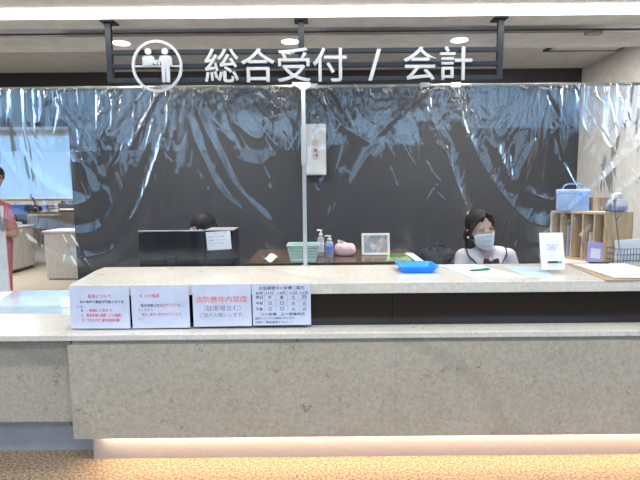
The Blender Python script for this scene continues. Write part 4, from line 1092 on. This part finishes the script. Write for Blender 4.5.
# collar: two rounded flaps with piping, laid on the blouse, which is open in a V at the front
from mathutils.bvhtree import BVHTree
shirt = [c for c in wm.children if c.name.startswith('blouse')][0]
bmb = bmesh.new(); bmb.from_mesh(shirt.data); BV = BVHTree.FromBMesh(bmb)
NC = Vector((-.012, -.005, .995))
def lay(p, off):
    q, n, i, d = BV.find_nearest(p); return q + n * off
def collar(k):
    m = MB(); n = 40; rows = 8
    # plan of the flap seen from the front: inner edge runs from the V up round the neck; outer edge is rounded
    def edge(f):
        a = math.radians(-90 + k * 172 * f)
        fr = max(0, -math.sin(a))
        inn = NC + Vector((.058 * math.cos(a) + k * .002, .060 * math.sin(a) - .045 * fr ** 3, .012 - .080 * fr ** 3))
        wd = .078 * min(1, (f * 7 + .06)) ** .6
        o = NC + Vector(((.062 + wd) * math.cos(a), (.062 + wd) * .9 * math.sin(a) - .04 * fr, .01 - .10 * fr ** 2 - .03 * wd / .078))
        return inn, o
    def fn(u, v):
        i, o = edge(u); p = i.lerp(o, v)
        return lay(p, .0075 + .004 * math.sin(PI * v))
    c = MB().sheet(n, rows, fn).build('collar', COLLAR, wm, smooth='all', solid=.004)
    MB().tube([fn(0, 0)] + [fn(j / n, 1.0) for j in range(n + 1)], .0062, 8).build('piping', NAVY, c, smooth='all')
collar(1); collar(-1)
dele = [f_ for f_ in bmb.faces if f_.calc_center_median().y < .0 and f_.calc_center_median().z > .925 and abs(f_.calc_center_median().x + .012) < (f_.calc_center_median().z - .925) * .62]
bmesh.ops.delete(bmb, geom=dele, context='FACES'); bmb.to_mesh(shirt.data); bmb.free()
FB = NC + Vector((.0, -.132, -.072))
rb = MB()
for k in (-1, 1):
    rb.prism([(0, .010), (k * .020, .028), (k * .050, .034), (k * .056, .004), (k * .050, -.026), (k * .020, -.018), (0, -.008)], .012, Matrix.Translation(FB))
    rb.prism([(k * .002, -.004), (k * .022, -.004), (k * .042, -.075), (k * .016, -.082)], .008, Matrix.Translation(FB + Vector((0, .003, 0))))
rb.box(FB.x - .011, FB.x + .011, FB.y - .005, FB.y + .012, FB.z - .012, FB.z + .013)
rb.build('ribbon', NAVY, wm, .003)

def chair(label, loc, rz):
    t = thing('office_chair', label, 'chair', loc, rz)
    MB().box(-.22, .22, -.21, .20, .33, .375).build('seat', CHAIR, t, .025, smooth=True)
    MB().sheet(10, 10, lambda u, v: (-.20 + .4 * u, .26 + .03 * math.cos(PI * (u - .5)), .50 + .36 * v)).build('backrest', CHAIR, t, smooth='all', solid=.04)
    MB().box(-.025, .025, .20, .30, .30, .34).box(-.025, .025, .285, .315, .30, .70).build('back_bracket', BLACK, t)
    MB().cyl((0, 0, .08), (0, 0, .33), .028, n=16).build('gas_column', ALU, t, smooth=True)
    for k in range(5):
        a = 2 * PI * k / 5 + .3
        l = MB().caps((0, 0, .085), (.26 * math.cos(a), .26 * math.sin(a), .07), .022, .016).build('leg', BLACK, t, smooth=True)
        MB().sph((.27 * math.cos(a), .27 * math.sin(a), .028), (.026, .026, .028)).build('caster', BLACK, l, smooth=True)
    return t
chair('grey office chair under the seated masked woman', (WX, WY + .12, 0), 0)

# dark haired person behind the monitor
def hairB(t, P, R, hs):
    hair_cap(t, P, R, hs, HAIRB, fringe=.03)
    m2 = MB(); m2.sph(P(0, .035, -.02), (.085 * hs, .085 * hs, .10 * hs)); m2.sph(P(.05, .03, -.07), (.05 * hs, .07 * hs, .08 * hs)); m2.sph(P(-.05, .04, -.07), (.05 * hs, .06 * hs, .08 * hs))
    remeshed(m2, 'bobbed_hair', HAIRB, t, .007, 4)
R2 = rot(yaw=-98, pitch=12, roll=-4)
X2, Y2 = -.945, 3.95
J2 = dict(pelvis=(X2, Y2 + .08, .50), waist=(X2, Y2 + .06, .66), chest=(X2, Y2 + .02, .86), neck=(X2, Y2, .975), shL=(X2 + .16, Y2 + .02, .915), shR=(X2 - .16, Y2 + .02, .915),
          elL=(X2 + .20, Y2 - .06, .76), elR=(X2 - .20, Y2 - .06, .76), wrL=(X2 + .10, Y2 - .24, .765), wrR=(X2 - .10, Y2 - .24, .765), hipL=(X2 + .09, Y2 + .06, .49), hipR=(X2 - .09, Y2 + .06, .49),
          knL=(X2 + .1, Y2 - .30, .50), knR=(X2 - .1, Y2 - .30, .50), anL=(X2 + .1, Y2 - .26, .10), anR=(X2 - .1, Y2 - .26, .10))
person('dark haired person seated behind the wide black monitor, face turned aside', (X2, Y2, 0), J2, (X2 - .015, Y2 - .03, 1.125), R2, 1.06, hairB, DARKCLOTH, DARKCLOTH, True)
chair('grey office chair under the person behind the monitor', (X2, Y2 + .11, 0), 0)

# standing person in pink at the far left
def hairC(t, P, R, hs):
    hair_cap(t, P, R, hs, HAIRB, fringe=.03)
    m2 = MB(); m2.sph(P(0, .10, .02), (.045 * hs, .04 * hs, .045 * hs)); m2.sph(P(0, .05, -.02), (.07 * hs, .055 * hs, .07 * hs)); remeshed(m2, 'hair_bun', HAIRB, t, .007, 4)
    MB().tube([P(.082, .0, .004), P(.080, -.05, .008), P(.055, -.09, .008), P(.015, -.10, .006), P(-.015, -.10, .006), P(-.055, -.09, .008), P(-.08, -.05, .008)], .0025, 6).build('glasses', BLACK, t, smooth='all')
R3 = rot(yaw=40, pitch=14, roll=0)
X3, Y3 = -3.71, 5.45
J3 = dict(pelvis=(X3, Y3, .88), waist=(X3, Y3, 1.03), chest=(X3, Y3, 1.22), neck=(X3 + .01, Y3 - .01, 1.37), shL=(X3 + .15, Y3 - .01, 1.255), shR=(X3 - .15, Y3, 1.255),
          elL=(X3 + .265, Y3 - .06, .96), elR=(X3 - .20, Y3 - .02, 1.03), wrL=(X3 + .12, Y3 - .22, 1.0), wrR=(X3 - .02, Y3 - .22, 1.02), hipL=(X3 + .09, Y3, .86), hipR=(X3 - .09, Y3, .86),
          knL=(X3 + .09, Y3 - .01, .48), knR=(X3 - .09, Y3 - .01, .48), anL=(X3 + .09, Y3, .085), anR=(X3 - .09, Y3, .085))
person('standing person in coral pink scrubs at the far left, one bare arm bent', (X3, Y3, 0), J3, (X3 + .100, Y3 - .05, 1.60), R3, 1.0, hairC, SCRUB, SCRUB)

# ------------------------------------------------------------------ lights
def area(name, loc, rotv, sx, sy, power, col):
    l = bpy.data.lights.new(name, 'AREA'); l.shape = 'RECTANGLE'; l.size = sx; l.size_y = sy; l.energy = power; l.color = col
    o = bpy.data.objects.new(name, l); C.objects.link(o); o.location = loc; o.rotation_euler = rotv
    return o
for x in (-1.3, 1.4): area('office_lamp', (x, 3.75, ZO - .01), (0, 0, 0), 1.2, .3, 60, (1, .97, .92))
area('far_room_lamp', (-5.3, 7.4, ZO - .01), (0, 0, 0), 1.4, .6, 120, (1, .98, .95))
for x in (-3.0, 0, 3.0):
    for y in (-2.4, .4): area('lobby_fill', (x, y, ZH - .01), (0, 0, 0), 1.2, .3, 74, (1, .955, .89))  # unseen fill lights added to brighten the counter from the lobby side
for x, _ in DL:
    l = bpy.data.lights.new('downlight_beam', 'SPOT'); l.energy = 50; l.spot_size = math.radians(95); l.spot_blend = .7; l.shadow_soft_size = .05; l.color = (1, .97, .92)
    o = bpy.data.objects.new('downlight_beam', l); C.objects.link(o); o.location = (x, 2.962, ZC - .012)
w = bpy.data.worlds.new('World'); S.world = w; w.use_nodes = True
w.node_tree.nodes['Background'].inputs[0].default_value = (.8, .88, 1, 1); w.node_tree.nodes['Background'].inputs[1].default_value = .25

# ------------------------------------------------------------------ camera
cam = bpy.data.cameras.new('Camera'); cam.sensor_width = 36; cam.lens = 27; cam.clip_start = .05
co = bpy.data.objects.new('Camera', cam); C.objects.link(co)
P_, R_ = math.radians(6.3), math.radians(.5)
f = Vector((0, math.cos(P_), -math.sin(P_))); u = Vector((0, math.sin(P_), math.cos(P_))); r = Vector((1, 0, 0))
r2 = r * math.cos(R_) - u * math.sin(R_); u2 = u * math.cos(R_) + r * math.sin(R_)
co.matrix_world = Matrix(((r2.x, u2.x, -f.x, 0), (r2.y, u2.y, -f.y, 0), (r2.z, u2.z, -f.z, 1.46), (0, 0, 0, 1)))
S.camera = co
S.view_settings.view_transform = 'Standard'; S.view_settings.look = 'None'; S.view_settings.gamma = 1; S.view_settings.use_curve_mapping = False
S.view_settings.exposure = -0.2
S.cycles.transparent_max_bounces = 24; S.cycles.max_bounces = 8; S.cycles.use_denoising = True
S.cycles.caustics_reflective = False; S.cycles.sample_clamp_indirect = 4
